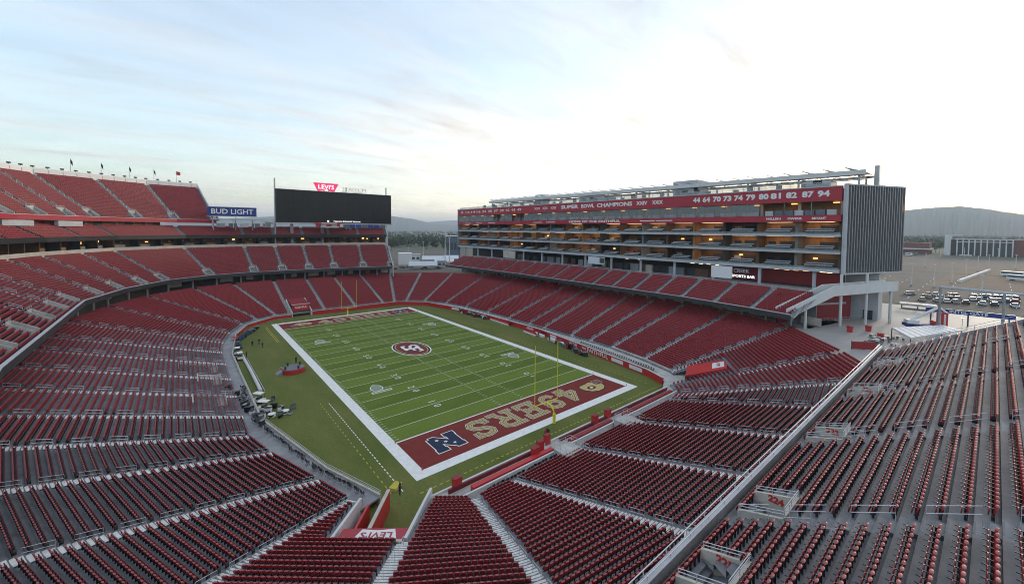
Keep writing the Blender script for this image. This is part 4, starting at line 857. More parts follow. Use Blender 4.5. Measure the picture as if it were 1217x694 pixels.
# finned end wall
a, b = v2((TX, TY0)), v2((EX, EY)); d = b-a; Ld = np.linalg.norm(d); dn = d/Ld; nn_ = np.array([dn[1], -dn[0]]); nn_ = nn_ if nn_@np.array([0, -1]) > 0 else -nn_
q = MB(); q.wall(a, b, .5, 23.5, 45.9); ew = q.build('end_wall', 'black', tw)
q = MB(); q.wall(a+nn_*.36-dn*.4, a+nn_*.36+dn*.35, .7, 23.2, 46.3); q.build('corner_post', 'lightgrey', ew)
for k in range(22):
    p = a+dn*(1.0+k*(Ld-1.4)/21)+nn_*.55; q = MB(); an = math.atan2(nn_[1], nn_[0]); q.box((*p, 34.8), (.6, .24, 22.3), an); q.build('fin', 'fin', ew)
for k in range(44):
    p = a+dn*(1.3+k*(Ld-2.0)/43)+nn_*.28; z0 = 23.8 if k < 24 else 40; h = 14.5 if k < 24 else 5.8
q = MB(); q.wall(a+nn_*.5, b+nn_*.5, .55, 23.2, 23.6); q.build('sill', 'lightgrey', ew); q = MB(); q.wall(a+nn_*.5, b+nn_*.5, .6, 45.95, 46.3); q.build('coping', 'lightgrey', ew)
for k in range(5):
    p = a+dn*(13+k*1.9)+nn_*.27; q = MB(); q.wall(p, p+dn*.6, .06, 39.6, 41.6); q.build('window_slot', 'lamp_warm' if k == 4 else 'cream', ew)
# far end frame
q = MB(); q.b2(TX-.4, TXB, TY1, TY1+.5, 23.5, 46.2); q.build('end_wall', 'grey', tw)
# roof deck: parapet, huts, screens, canopy
q = MB(); q.b2(TX+.3, TX+.4, TY0+3, TY1-1, 45.9, 46.9); q.build('roof_guard', 'pane', tw)
rail_run(tw, [(TX+.35, TY0+3), (TX+.35, TY1-1)], 45.9, 1.1, 3.0, .05, 'lightgrey')
for (u0, u1, h, x0, x1) in ((636, 646, 5.5, 86, 90), (692, 722, 2.6, 84, 92), (803, 832, 5.4, 84, 92), (828, 834, 3, 84, 88), (962, 990, 1.8, 82, 90)):
    ya, yb = sorted((pxx(u0, 240, 86)[1], pxx(u1, 240, 86)[1])); q = MB(); q.b2(x0, x1, ya, yb, 45.2, 45.9+h); hb = q.build('roof_hut', 'lightgrey', tw)
    q = MB(); q.b2(x0-.05, x0-.02, (ya+yb)/2-1, (ya+yb)/2+1, 46.8, 47.9); q.build('hut_opening', 'dark', hb)
for k in range(26):
    y = -70+k*6+random.uniform(-1.5, 1.5); q = MB(); q.cyl((82+random.random()*3, y, 45.2), .8, 1.7+random.random(), 10); q.build('roof_planter', random.choice(['midgrey', 'dark', 'wood_dark']), tw)
CY0, CY1 = -84.0, 76.0; CXA, CXB = 84.5, 93.5
for x in (CXA, CXB):
    q = MB(); q.b2(x-.2, x+.2, CY0, CY1, 48.6, 49.2); q.build('canopy_beam', 'lightgrey', tw)
q = MB(); q.b2(82.9, 83.15, CY0, CY1, 48.7, 49.9); q.build('canopy_fascia', 'white_wall', tw)
for k in range(40):
    y = CY0+k*4.0; q = MB(); q.tube([(CXA, y, 47.6), (CXA, y+2, 48.7), (CXA, y+4, 47.6)], .09, 5); q.build('truss_web', 'white_wall', tw)
q = MB(); q.tube([(CXA, CY0, 47.5), (CXA, CY1, 47.5)], .16, 6); q.build('truss_chord', 'white_wall', tw)
for k in range(13):
    y = CY0+1.5+k*(CY1-CY0-3)/12
    for x in (CXA, CXB):
        q = MB(); q.b2(x-.22, x+.22, y-.22, y+.22, 45.2, 48.6); q.build('canopy_column', 'lightgrey', tw)
    q = MB(); q.b2(CXA, CXB, y-.15, y+.15, 48.7, 49.15); q.build('canopy_rib', 'lightgrey', tw)
npan = 34
for k in range(npan):
    y0 = CY0+.2+k*(CY1-CY0)/npan; w = (CY1-CY0)/npan*.86
    for x0, x1 in ((83.2, 86.4), (86.7, 90.0), (90.3, 93.6)):
        q = MB(); q.hexa([(x0, y0, 49.3), (x1, y0, 49.3), (x1, y0+w, 50.7), (x0, y0+w, 50.7), (x0, y0, 49.5), (x1, y0, 49.5), (x1, y0+w, 50.9), (x0, y0+w, 50.9)]); q.build('solar_panel', 'white_wall' if k % 9 else 'lightgrey', tw)
q = MB(); q.b2(91.0, 93.0, -85.4, -84.4, 45, 51.6); q.build('canopy_pylon', 'lightgrey', tw)
# columns and wall under the tower
for k in range(14):
    y = TY0+6+k*13.2; q = MB(); q.cyl((TX+1.2, y, 10.5), .45, 13.0, 14); q.build('column', 'lightgrey', tw)
q = MB(); q.b2(TX+9, TX+9.4, TY0+1, TY1-2, 10.4, 23.5); uw = q.build('under_wall', 'dark', tw)
q = MB(); q.b2(TX+8.8, TX+8.99, TY0+1.2, -48, 18.7, 23.4); q.build('wall_panel', 'red_wall', uw)
q = MB(); q.b2(TX+8.8, TX+8.99, TY0+1.2, -60, 10.5, 18.0); q.build('wall_panel', 'red_wall', uw)
for (u0, u1, v0, v1, x, m_) in ((845, 870, 313, 329, 77.5, 'white'), (699, 718, 303, 313, 77.5, 'canvas'), (598, 612, 297, 306, 77.5, 'cream')):
    p, r_ = pxx(u0, v1, x), pxx(u1, v0, x); q = MB(); q.b2(x, x+.4, min(p[1], r_[1]), max(p[1], r_[1]), max(18.63, min(p[2], r_[2])), 23.4); q.build('white_panel', m_, tw)
p = pxx(712, 306, 77.4); q = MB(); q.b2(77.36, 77.4, p[1]-2.5, p[1]-.3, 21.2, 23.2); q.build('green_panel', 'leaf2', tw)
p = pxx(883, 325, 79.0); text_mesh('bar_sign', 'SPORTS BAR', 1.05, 'sign_lit', frame((79.0, p[1], 20.6), (0, -1, 0), (0, 0, 1)), tw, .05, .03, sx=1.1)
p = pxx(881, 318, 79.0); text_mesh('bar_sign', 'CREEK', 1.5, 'lightgrey', frame((79.0, p[1], 22.2), (0, -1, 0), (0, 0, 1)), tw, .05, 0)
for u in (745, 760, 823, 833, 842, 852, 923, 935, 946, 958, 978, 986):
    p = pxx(u, 318, 84); q = MB(); q.box((84, p[1], 23.2), (.5, 1.2, .2)); q.build('ceiling_lamp', 'lamp_white' if u < 900 or u > 970 else 'lamp_warm', tw)
for u in np.arange(610, 845, 9.0):
    p = pxx(u, 315, 84+random.random()*3); q = MB(); q.box((p[0], p[1], 20.0), (1.2, random.uniform(2, 5), 2.6)); q.build('concourse_kiosk', random.choice(['midgrey', 'wood_dark', 'grey', 'dark', 'cream']), tw)
# ------------------------------------------------------------------ video board and signs at the far end
sb = thing('video_board', 'huge dark switched-off video board above the far stand', 'scoreboard')
SY, SX0, SX1, SZ0, SZ1 = 115.0, -14.8, 42.5, 36.8, 53.0
q = MB(); q.b2(SX0, SX1, SY, SY+2.4, SZ0, SZ1); q.build('cabinet', 'black', sb)
for x0, x1, nx in ((SX0+.4, 3.6, 5), (3.72, SX1-.4, 11)):
    for i in range(nx):
        for j in range(4):
            w_, h_ = (x1-x0)/nx, (SZ1-SZ0-.6)/4; q = MB(); q.b2(x0+i*w_+.02, x0+(i+1)*w_-.02, SY-.10-random.random()*.012, SY-.004, SZ0+.3+j*h_+.02, SZ0+.3+(j+1)*h_-.02); q.build('screen_panel', 'screen', sb)
for x, zt in ((SX0-.3, 58.0), (40.0, 57.2), (18, 55.5)):
    q = MB(); q.tube([(x, SY+1.2, 20), (x, SY+1.2, zt)], .35 if x != 18 else .2, 8); q.build('mast', 'lightgrey', sb)
for x in (-8, 6, 20, 34):
    q = MB(); q.b2(x-.6, x+.6, SY+.5, SY+1.9, 10, SZ0); q.build('support', 'grey', sb)
q = MB(); q.b2(SX0-4, SX1, SY-1.2, SY+1.5, SZ0-.7, SZ0-.05); q.build('catwalk', 'lightgrey', sb)
text_mesh('board_lettering', 'Foxconn Industrial Internet', 1.25, 'sign_lit', frame((18.2, SY-.14, SZ0+.95), (1, 0, 0), (0, 0, 1)), sb, .01, .02)
q = MB(); q.cyl((8.6, SY-.14, SZ0+.55), .45, .8, 10); q.build('board_emblem', 'sign_lit', sb)
lv = thing('rooftop_sign', 'pink red batwing sign standing on top of the video board', 'sign')
q = MB(); c = [(1.9, 57.3), (14.2, 57.3), (11.9, 52.95), (9.6, 53.4), (7.9, 53.0), (6.4, 53.4), (4.0, 52.95)]
i0 = len(q.v); q.v += [(x, SY+.6, z) for x, z in c]+[(x, SY+.9, z) for x, z in c]; n_ = len(c); q.f += [tuple(range(n_)), tuple(range(2*n_-1, n_-1, -1))]+[(i, (i+1) % n_, n_+(i+1) % n_, n_+i) for i in range(n_)]; q.m += [0]*(n_+2); q.build('panel', 'pink_sign', lv)
text_mesh('sign_lettering', "LEVI'S", 3.0, 'sign_lit', frame((8.0, SY+.55, 55.2), (1, 0, 0), (0, 0, 1)), lv, .03, .04, sx=1.05)
q = MB(); q.b2(7.3, 8.7, SY+.5, SY+.58, 53.1, 54.0); q.build('sign_notch', 'sign_lit', lv)
st_ = thing('rooftop_sign', 'thin pale STADIUM letters standing on top of the video board', 'sign')
text_mesh('sign_lettering', 'STADIUM', 2.6, 'lightgrey', frame((22.2, SY+.7, 54.7), (1, 0, 0), (0, 0, 1)), st_, .05, -.02, sx=1.15)
q = MB(); q.b2(15.4, 29, SY+.75, SY+.9, 53.3, 53.5); q.build('rail', 'lightgrey', st_)
bl_ = thing('billboard', 'blue beer billboard with white lettering beside the video board', 'sign')
q = MB(); q.b2(-41.2, -22.8, SY, SY+.6, 39.3, 43.2); q.build('panel', 'blue_sign', bl_)
q = MB(); q.b2(-41.4, -22.6, SY+.1, SY+.5, 43.204, 43.4); q.b2(-41.4, -22.6, SY+.1, SY+.5, 39.1, 39.296); tag(q.build('frame', 'lightgrey', bl_), kind='stuff')
text_mesh('sign_lettering', 'BUD LIGHT', 3.1, 'white', frame((-32.0, SY-.03, 41.2), (1, 0, 0), (0, 0, 1)), bl_, .03, .06, sx=1.0)
for x in (-39, -31, -24.5):
    q = MB(); q.tube([(x, SY+.3, 33), (x, SY+.3, 39.1)], .18, 8); q.build('leg', 'lightgrey', bl_)
# roof terrace below the board: bar hut, screens, glass wind-break
tr_ = thing('terrace_bar', 'red roofed terrace bar under the video board', 'kiosk')
q = MB(); q.b2(2, 12.5, 108.5, 112.5, 34.4, 36.3); q.build('hut_wall', 'red_sign', tr_)
q = MB(); q.hexa([(1.2, 107.8, 36.304), (13.3, 107.8, 36.304), (13.3, 113, 36.304), (1.2, 113, 36.304), (2.6, 108.4, 36.9), (11.9, 108.4, 36.9), (11.9, 112.6, 36.9), (2.6, 112.6, 36.9)]); q.build('roof', 'red_bright', tr_)
q = MB(); q.b2(3.6, 10.9, 107.6, 107.75, 36.35, 36.8); q.build('sign', 'white', tr_)
for x0, x1 in ((3.5, 6), (8.5, 11)):
    q = MB(); q.b2(x0, x1, 108.3, 108.45, 34.9, 35.9); q.build('counter_opening', 'cream', tr_)
q = MB(); q.b2(3, 11.5, 106.8, 107.5, 34.4, 35.1); q.build('counter', 'lightgrey', tr_)
wb = thing('wind_break', 'row of dark blue screens on the roof terrace below the board', 'screen')
for k in range(7):
    q = MB(); q.b2(15+k*3.2, 18+k*3.2, 111, 111.2, 34.4, 36.2); q.build('screen_panel', 'blue_sign' if k % 3 else 'panel_blue', wb)
wb = thing('roof_shelter', 'pale roof shelter and plant on the terrace beneath the blue billboard', 'shelter')
q = MB(); q.b2(-40, -16, 112.5, 116, 37.6, 38.0); q.build('roof', 'lightgrey', wb)
for x in (-39.5, -32, -24, -16.5):
    q = MB(); q.b2(x-.15, x+.15, 112.7, 113, 34, 37.6); q.build('post', 'lightgrey', wb)
for k in range(5):
    q = MB(); q.b2(-38+k*4.4, -35+k*4.4, 113.2, 115, 34.3, 36.0); q.build('plant_unit', ['grey', 'panel_blue', 'lightgrey', 'midgrey', 'grey'][k], wb)
q = MB(); q.cyl((-19.5, 112.4, 36.9), 2.0, .3, 14); q.tube([(-19.5, 112.4, 34.3), (-19.5, 112.4, 36.9)], .2); tag(q.build('dish', 'lightgrey', wb), kind='stuff')
# end frame of the far stand
es = thing('end_screen', 'pale steel end frame closing the far stand beside the open corner', 'frame')
eA, eB = v2(PM[-1])+np.array([.7, -.4]), offs(PM, DM+7)[-1]+np.array([.7, 0])
for k in range(3):
    p = eA+(eB-eA)*(.0+k*.48); q = MB(); q.tube([(*p, 10), (*p, 15.5+k*9.4)], .35, 8); q.build('post', 'lightgrey', es)
q = MB(); q.tube([(*eA, 15.3), (*(eA+(eB-eA)*.7), 25.2), (*(eA+(eB-eA)*.72), 31), (*eB, 35)], .3, 6); q.build('rail', 'lightgrey', es)
# ------------------------------------------------------------------ corner plaza behind the near right stand
PZ = 10.5
q = MB(); q.poly([(38.8, -91.0, PZ), (56, -80, PZ), (63, -74, PZ), (72, -76.5, PZ), (130, -78, PZ), (134, -150, PZ), (38.8, -150, PZ)]); q.poly([(134, -150, PZ), (130, -78, PZ), (130, -78, GZ), (134, -150, GZ)])
tag(q.build('plaza', 'plaza'), 'pale paved corner plaza beside the tower', kind='structure')
stair = thing('stair_ramp', 'white boxed stair rising from the lower tier to the tower on slim columns', 'stairs')
bd = np.array([84-66.2, -85.1+76.7]); bd /= np.linalg.norm(bd); bn = np.array([-bd[1], bd[0]])
def bp_(s_): return np.array([66.2, -76.7])+bd*s_
prof = [(-5.8, 15.6, 13.1), (8.8, 20.7, 18.2), (30.2, 21.4, 18.9)]
for k in range(2):
    (s0, t0, b0), (s1, t1, b1) = prof[k], prof[k+1]; q = MB(); q.hexa([(*(bp_(s0)-bn*.15), b0), (*(bp_(s1)-bn*.15), b1), (*(bp_(s1)+bn*.15), b1), (*(bp_(s0)+bn*.15), b0), (*(bp_(s0)-bn*.15), t0), (*(bp_(s1)-bn*.15), t1), (*(bp_(s1)+bn*.15), t1), (*(bp_(s0)+bn*.15), t0)]); q.build('parapet', 'white_wall', stair)
    q = MB(); q.hexa([(*(bp_(s0)+bn*2.8), b0), (*(bp_(s1)+bn*2.8), b1), (*(bp_(s1)+bn*3.1), b1), (*(bp_(s0)+bn*3.1), b0), (*(bp_(s0)+bn*2.8), t0), (*(bp_(s1)+bn*2.8), t1), (*(bp_(s1)+bn*3.1), t1), (*(bp_(s0)+bn*3.1), t0)]); q.build('parapet', 'white_wall', stair)
    q = MB(); q.hexa([(*(bp_(s0)+bn*.15), b0), (*(bp_(s1)+bn*.15), b1), (*(bp_(s1)+bn*2.8), b1), (*(bp_(s0)+bn*2.8), b0), (*(bp_(s0)+bn*.15), b0+.3), (*(bp_(s1)+bn*.15), b1+.3), (*(bp_(s1)+bn*2.8), b1+.3), (*(bp_(s0)+bn*2.8), b0+.3)]); q.build('stair_flight', 'grey', stair)
for s_, zt in ((0.4, 14.9), (11.5, 23.5), (20.0, 23.5), (28.5, 19.0)):
    q = MB(); q.cyl((*(bp_(s_)+bn*.4), PZ), .32, zt-PZ, 12); q.build('column', 'white_wall', stair)
rw = thing('plaza_wall', 'red block wall with white stripe behind the stair columns', 'wall')
q = MB(); q.wall(bp_(-1)+bn*7, bp_(24)+bn*7, .3, PZ, 18.0); q.build('wall_run', 'red_wall', rw)
q = MB(); q.wall(bp_(4)+bn*6.7, bp_(22)+bn*6.7, .2, 14.6, 15.1); q.build('stripe', 'lightgrey', rw)
for s_ in (5, 9, 13, 18): q = MB(); q.box((*(bp_(s_)+bn*6.5), 16.2+.1*s_), (1.1, .3, .25)); q.build('wall_lamp', 'lamp_white', rw)
rail_run(rw, [bp_(0)+bn*4.5, bp_(24)+bn*4.5], PZ, 1.1, 1.2, .03, 'steel')
pb = thing('stair_tower', 'pale stair tower block under the near end of the suite tower', 'building')
q = MB(); q.b2(93, 99, -86, -79, PZ, 23.2); q.build('wall', 'lightgrey', pb); q = MB(); q.b2(92.9, 92.98, -85, -83, PZ, 13); q.build('door', 'dark', pb)
# red bins and barriers on the plaza
for k, (u, v) in enumerate(((1010, 394.5), (1032, 393.5), (1046.5, 403))):
    p = pz(u, v, PZ); t_ = thing('red_bin', ['red square bin by the stair columns', 'red square bin between stair column and plaza door', 'red square bin beside the long red barrier'][k], 'bin', 'red bins on the plaza', (p[0], p[1], PZ))
    q = MB(); q.hexa([(-.45, -.45, 0), (.45, -.45, 0), (.45, .45, 0), (-.45, .45, 0), (-.55, -.55, 1.2), (.55, -.55, 1.2), (.55, .55, 1.2), (-.55, .55, 1.2)]); q.build('body', 'red_bright', t_)
    q = MB(); q.box((0, 0, 1.28), (1.2, 1.2, .14)); q.build('lid', 'red_wall', t_)
a, b = pz(1012, 415, PZ), pz(1041, 416, PZ); t_ = thing('red_barrier', 'long red barrier panel closing the top of the corner stairs', 'barrier')
q = MB(); q.wall(a, b, .2, PZ+.1, PZ+1.6); q.build('panel', 'red_wall', t_)
for f_ in (0, .5, 1):
    p = v2(a)*(1-f_)+v2(b)*f_; q = MB(); q.cyl((*p, PZ), .08, 1.75, 8); q.build('post', 'dark', t_)
# shade canopy beside the deck end
ca = thing('shade_canopy', 'flat white shade roof on dark posts beside the end of the foreground deck', 'canopy')
C4 = [pz(1060, 390, 13.2), pz(1120, 387, 13.2), pz(1143, 393, 13.2), pz(1082, 402, 13.2)]
q = MB(); q.hexa([(p[0], p[1], 13.1) for p in C4]+[(p[0], p[1], 13.35) for p in C4]); q.build('roof', 'canvas', ca)
for p in C4: q = MB(); q.cyl((p[0]*.97+.03*C4[0][0], p[1], PZ), .09, 2.6, 8); q.build('post', 'dark', ca)
for k in range(9):
    f_ = k/9; q = MB(); a_, b_ = np.array(C4[0])*(1-f_)+np.array(C4[1])*f_, np.array(C4[3])*(1-f_)+np.array(C4[2])*f_; q.wall(a_, b_, .12, 13.354, 13.40); q.build('roof_seam', 'lightgrey', ca)
# tables and clutter under the canopy
for k in range(14):
    u, v = random.uniform(1030, 1075), random.uniform(400, 416); p = pz(u, v, PZ)
    t_ = thing('cafe_table', 'small white cafe table with stools near the shade roof', 'table', 'cafe tables on the plaza', (p[0], p[1], PZ), random.random()*3)
    q = MB(); q.cyl((0, 0, .02), .06, .7, 8); q.build('leg', 'dark', t_); q = MB(); q.cyl((0, 0, .72), .55, .05, 14); q.build('top', 'white', t_)
    for a_ in (0, 2.1, 4.2): q = MB(); q.cyl((.9*math.cos(a_), .9*math.sin(a_), 0), .2, .45, 8); q.build('stool', 'midgrey', t_)
# truck with raised boom
p = pz(1098, 391, PZ); tk = thing('boom_truck', 'blue and red boom lift truck with raised white arm on the plaza', 'truck', None, (p[0], p[1], PZ), rad(-62))
q = MB(); q.box((0, 0, .9), (7.5, 2.4, .7)); q.build('chassis', 'blue_sign', tk); q = MB(); q.box((2.6, 0, 1.7), (2.0, 2.3, 1.0)); q.build('cab', 'red_bright', tk)
q = MB(); q.box((-2.4, 0, 1.7), (2.2, 2.0, .9)); q.build('turret', 'white', tk)
q = MB(); q.tube([(-2.4, 0, 2.0), (2.6, 0, 5.6)], .34, 8); q.build('boom', 'white', tk); q = MB(); q.tube([(2.6, .1, 5.6), (4.4, .1, 4.0)], .22, 8); q.build('boom', 'white', tk)
for x in (-2.6, 2.4):
    for y in (-1.15, 1.15): q = MB(); q.tube([(x, y-.2, .55), (x, y+.2, .55)], .55, 14); q.build('wheel', 'tyre', tk)
for k, u in enumerate((1112, 1118)):
    p = pz(u, 397, PZ); t_ = thing('feather_banner', ['tall red and white feather banner standing behind the boom truck', 'tall red banner paired with the feather banner by the boom truck'][k], 'banner', 'red banners on the plaza', (p[0], p[1], PZ))
    q = MB(); q.tube([(0, 0, 0), (0, 0, 5.2)], .05, 6); q.build('pole', 'steel', t_); q = MB(); q.box((.0, -.55, 3.0), (.05, 1.0, 4.2)); c_ = q.build('cloth', 'red_bright', t_); q = MB(); q.box((-.04, -.55, 3.0), (.02, .35, 3.4)); q.build('stripe', 'white', c_)
# tall gantry with a pale cross pipe
gt = thing('gantry', 'tall grey gantry poles joined by a long pale cross pipe', 'gantry')
gp = [pz(1115, 398, PZ), None]; g0 = np.array([gp[0][0], gp[0][1]]); top0 = pxx(1117, 341, g0[0]); zt = top0[2]
g1 = None
q = MB(); q.cyl((*g0, PZ), .22, zt-PZ, 10); q.build('pole', 'grey', gt)
e1 = pz(1217, 350, zt-.0) if zt < 33 else None
d_ = ray(1194, 348); t2 = (zt-CAM[2])/d_[2]; P2 = CAM+d_*t2
q = MB(); q.cyl((P2[0], P2[1], PZ-2), .22, zt-PZ+2, 10); q.build('pole', 'grey', gt)
ext = P2[:2]+(P2[:2]-g0)*.9
q = MB(); q.tube([(*g0, zt), (*ext, zt)], .3, 8); q.build('cross_pipe', 'lightgrey', gt)
# patio heaters glowing behind the deck
for k, (u, v) in enumerate(((1143.5, 383), (1208, 384))):
    p = pz(u, v+4, PZ); t_ = thing('patio_heater', ['lit lamp hood by the blue gate', 'lit lamp hood above the deck end rail'][k], 'lamp', 'lit hoods', (p[0], p[1], PZ)); q = MB(); q.cyl((0, 0, 0), .05, 2.2, 8); q.build('post', 'steel', t_); q = MB(); q.cyl((0, 0, 2.2), .5, .22, 12, 0, .12); q.build('hood', 'steel', t_); q = MB(); q.cyl((0, 0, 2.02), .28, .16, 10); q.build('glow', 'lamp_white', t_)
p = pz(1150, 388, PZ); t_ = thing('entry_gate', 'blue entrance gate banner with white lettering beyond the plaza', 'gate')
q = MB(); q.box((p[0], p[1], PZ+3.4), (.6, 15, 1.1), rad(6)); q.build('banner', 'blue_sign', t_)
for s_ in (-6.5, 0, 6.5): q = MB(); q.cyl((p[0], p[1]+s_, PZ), .15, 3.0, 8); q.build('post', 'dark', t_)
text_mesh('gate_lettering', 'INTEL GATE', 1.0, 'white', frame((p[0]-.4, p[1], PZ+3.4), (math.sin(rad(6)), -math.cos(rad(6)), 0), (0, 0, 1)), t_, .02, .02, sx=1.2)
# ------------------------------------------------------------------ parking lot: lamp posts, cars, sheds
lp = None
for k, (u, v, h) in enumerate(((1110, 342, 0), (1131, 337, 0), (1148, 330, 0), (1162, 323, 0), (1175, 320, 0), (1207, 320, 0), (1100, 318, 0), (1117, 308, 0), (1166, 362, 0), (1146, 306, 0), (1186, 308, 0), (1083, 340, 0))):
    p = pz(u, v, GZ)
    if lp is None:
        lp = thing('lamp_post', 'slim white lamp post standing in the parking lot', 'lamp post', 'lamp posts in the parking lot', (p[0], p[1], GZ))
        q = MB(); q.cyl((0, 0, 0), .45, .8, 10); q.build('base', 'kerb', lp); q = MB(); q.tube([(0, 0, .8), (0, 0, 10.5)], [.2, .13], 8); q.build('pole', 'white_wall', lp); q = MB(); q.box((0, 0, 10.6), (1.9, .5, .25)); q.build('lamp_head', 'white_wall', lp)
    else: dup(lp, (p[0], p[1], GZ), random.random())
def car_mesh(ci):
    q = MB()
    q.hexa([(-2.2, -.88, .35), (2.2, -.88, .35), (2.2, .88, .35), (-2.2, .88, .35), (-2.2, -.86, .95), (2.15, -.84, .85), (2.15, .84, .85), (-2.2, .86, .95)], 0)
    q.hexa([(-1.9, -.80, .95), (1.0, -.80, .92), (1.0, .80, .92), (-1.9, .80, .95), (-1.4, -.66, 1.48), (.3, -.66, 1.48), (.3, .66, 1.48), (-1.4, .66, 1.48)], 1)
    q.hexa([(-1.38, -.64, 1.484), (.28, -.64, 1.484), (.28, .64, 1.484), (-1.38, .64, 1.484), (-1.3, -.6, 1.53), (.2, -.6, 1.53), (.2, .6, 1.53), (-1.3, .6, 1.53)], 0)
    for x in (-1.4, 1.4):
        for y in (-.85, .85): q.tube([(x, y-.12, .33), (x, y+.12, .33)], .33, 10, 2)
    return q.mesh('parked_car', ['car%d' % ci, 'glass', 'tyre'])
CARS = [car_mesh(i) for i in range(6)]; CN = ['white', 'black', 'grey', 'dark red', 'blue', 'beige']; nC = 0
for row, (u0, u1, v0, v1) in enumerate(((1076, 1217, 350, 356), (1086, 1217, 353.5, 360.5), (1100, 1217, 358, 366))):
    n_ = (16, 13, 9)[row]
    for k in range(n_):
        if random.random() < .2: continue
        f_ = (k+random.uniform(-.35, .35))/n_; p = pz(u0+(u1-u0)*f_, v0+(v1-v0)*f_, GZ); ci = random.choice([0, 0, 1, 2, 2, 3, 4, 5, 0])
        o = put('parked_car', CARS[ci], None, (p[0], p[1], GZ+.05), rad(10)+random.uniform(-.1, .1)); tag(o, '%s car parked in the %s row of cars beyond the plaza' % (CN[ci], ['farthest', 'middle', 'front'][row]), 'car', 'cars parked beyond the plaza')
for k, (u, v, c) in enumerate(((1204, 329, 0), (1213, 334, 0), (1086, 303, 1), (1080, 304, 0))):
    p = pz(u, v, GZ); t_ = thing('parked_bus', ['white coach parked on the dirt lot', 'pale green roofed shuttle parked beside the white coach', 'dark van parked far out on the lot', 'white van parked far out on the lot'][k], 'bus', None, (p[0], p[1], GZ), rad(60))
    L_b = 10 if k < 2 else 5.5; q = MB(); q.box((0, 0, 1.9), (L_b, 2.5, 2.6)); q.build('body', ['white', 'canvas', 'midgrey', 'white'][k], t_); q = MB(); q.box((0, 0, 2.3), (L_b-.6, 2.56, .9)); q.build('window_band', 'glass', t_)
    for x in (-L_b*.32, L_b*.32): q = MB(); q.tube([(x, -1.2, .5), (x, 1.2, .5)], .5, 12); q.build('axle', 'tyre', t_)
a, b = pz(1140, 335.5, GZ), pz(1176, 322, GZ); t_ = thing('concrete_barrier', 'long white barrier lying across the dirt lot', 'barrier'); q = MB(); q.wall(a, b, 1.2, GZ, GZ+1.3); q.build('barrier_run', 'white_wall', t_)
q = MB()
for row in range(7):
    for k in range(34):
        x, y = 172+row*17, -300+k*9.0; q.quad((x, y, GZ+.07), (x+5, y, GZ+.07), (x+5, y+.25, GZ+.07), (x, y+.25, GZ+.07))
tag(q.build('bay_lines', 'paint', bpy.data.objects['parking_lot']), kind='stuff')
fe = thing('mesh_fence', 'dark mesh fence along the front of the parking lot', 'fence')
F_ = [pz(1072, 372, GZ), pz(1217, 386, GZ)]; rail_run(fe, F_, GZ, 2.2, 6, .06, 'midgrey', (1, .5, .05), 'fence_run')
sh = thing('service_shelter', 'grey roofed shelter beside the parking lot fence', 'shelter'); p = pz(1090, 378, GZ)
q = MB(); q.box((p[0], p[1], GZ+4.2), (4, 8, .4), rad(8)); q.build('roof', 'lightgrey', sh)
for s_ in (-3.5, 0, 3.5): q = MB(); q.cyl((p[0], p[1]+s_, GZ), .15, 4.0, 8); q.build('post', 'grey', sh)
q = MB(); q.box((p[0]+1, p[1], GZ+1.4), (2, 7, 2.8), rad(8)); q.build('back_panel', 'midgrey', sh)
# ------------------------------------------------------------------ buildings beyond
of = thing('office_building', 'low office block fronted by a white two storey colonnade', 'building')
OX = pz(1122, 303, GZ)[0]; ys = sorted((pxx(1122, 300, OX)[1], pxx(1207, 300, OX)[1])); zt_ = pxx(1122, 279, OX)[2]; z1_ = pxx(1150, 284.5, OX)[2]
q = MB(); q.b2(OX+6, OX+50, ys[0]-40, ys[1]-4, GZ, z1_); q.build('wall', 'brick', of); q = MB(); q.b2(OX+5.5, OX+5.95, ys[0]+1, ys[1]-6, GZ+.5, z1_-1.5); q.build('glazing', 'glass', of)
q = MB(); q.b2(OX, OX+20, ys[1]-5, ys[1], GZ, zt_); q.build('stair_wall', 'white_wall', of); q = MB(); q.b2(OX, OX+8, ys[1]-14, ys[1]-5.05, zt_-1.2, zt_); q.build('stair_wall', 'white_wall', of)
nc = 10
for k in range(nc):
    y = ys[0]+2+k*(ys[1]-ys[0]-12)/(nc-1); q = MB(); q.b2(OX+1, OX+2, y-.5, y+.5, GZ, z1_-.5); q.build('column', 'white_wall', of)
q = MB(); q.b2(OX+.95, OX+2.05, ys[0]+1, ys[1]-8, z1_-.5, z1_+.6); q.build('entablature', 'white_wall', of); q = MB(); q.b2(OX+1.1, OX+1.9, ys[0]+1.5, ys[1]-9, z1_-3.4, z1_-2.6); q.build('entablature', 'white_wall', of)
q = MB(); q.b2(OX-4, OX+1, ys[1]-22, ys[1]-12, GZ, GZ+1.2); q.build('entrance_wall', 'white_wall', of)
for k, (u0, u1, v0, v1, m_, lab) in enumerate(((1062, 1104, 288, 297, 'brick', 'low red brick building with white eaves beyond the parking lot'),)):
    x = pz(1085, 302, GZ)[0]; a, b = pxx(u0, 300, x)[1], pxx(u1, 300, x)[1]; zt2 = pxx(u0, v0, x)[2]; t_ = thing('brick_building', lab, 'building'); q = MB(); q.b2(x, x+30, min(a, b), max(a, b), GZ, zt2); q.build('wall', m_, t_); q = MB(); q.b2(x-2, x+31, min(a, b)-2, max(a, b)+2, GZ+(zt2-GZ)*.42, GZ+(zt2-GZ)*.52); q.build('eaves', 'white_wall', t_)
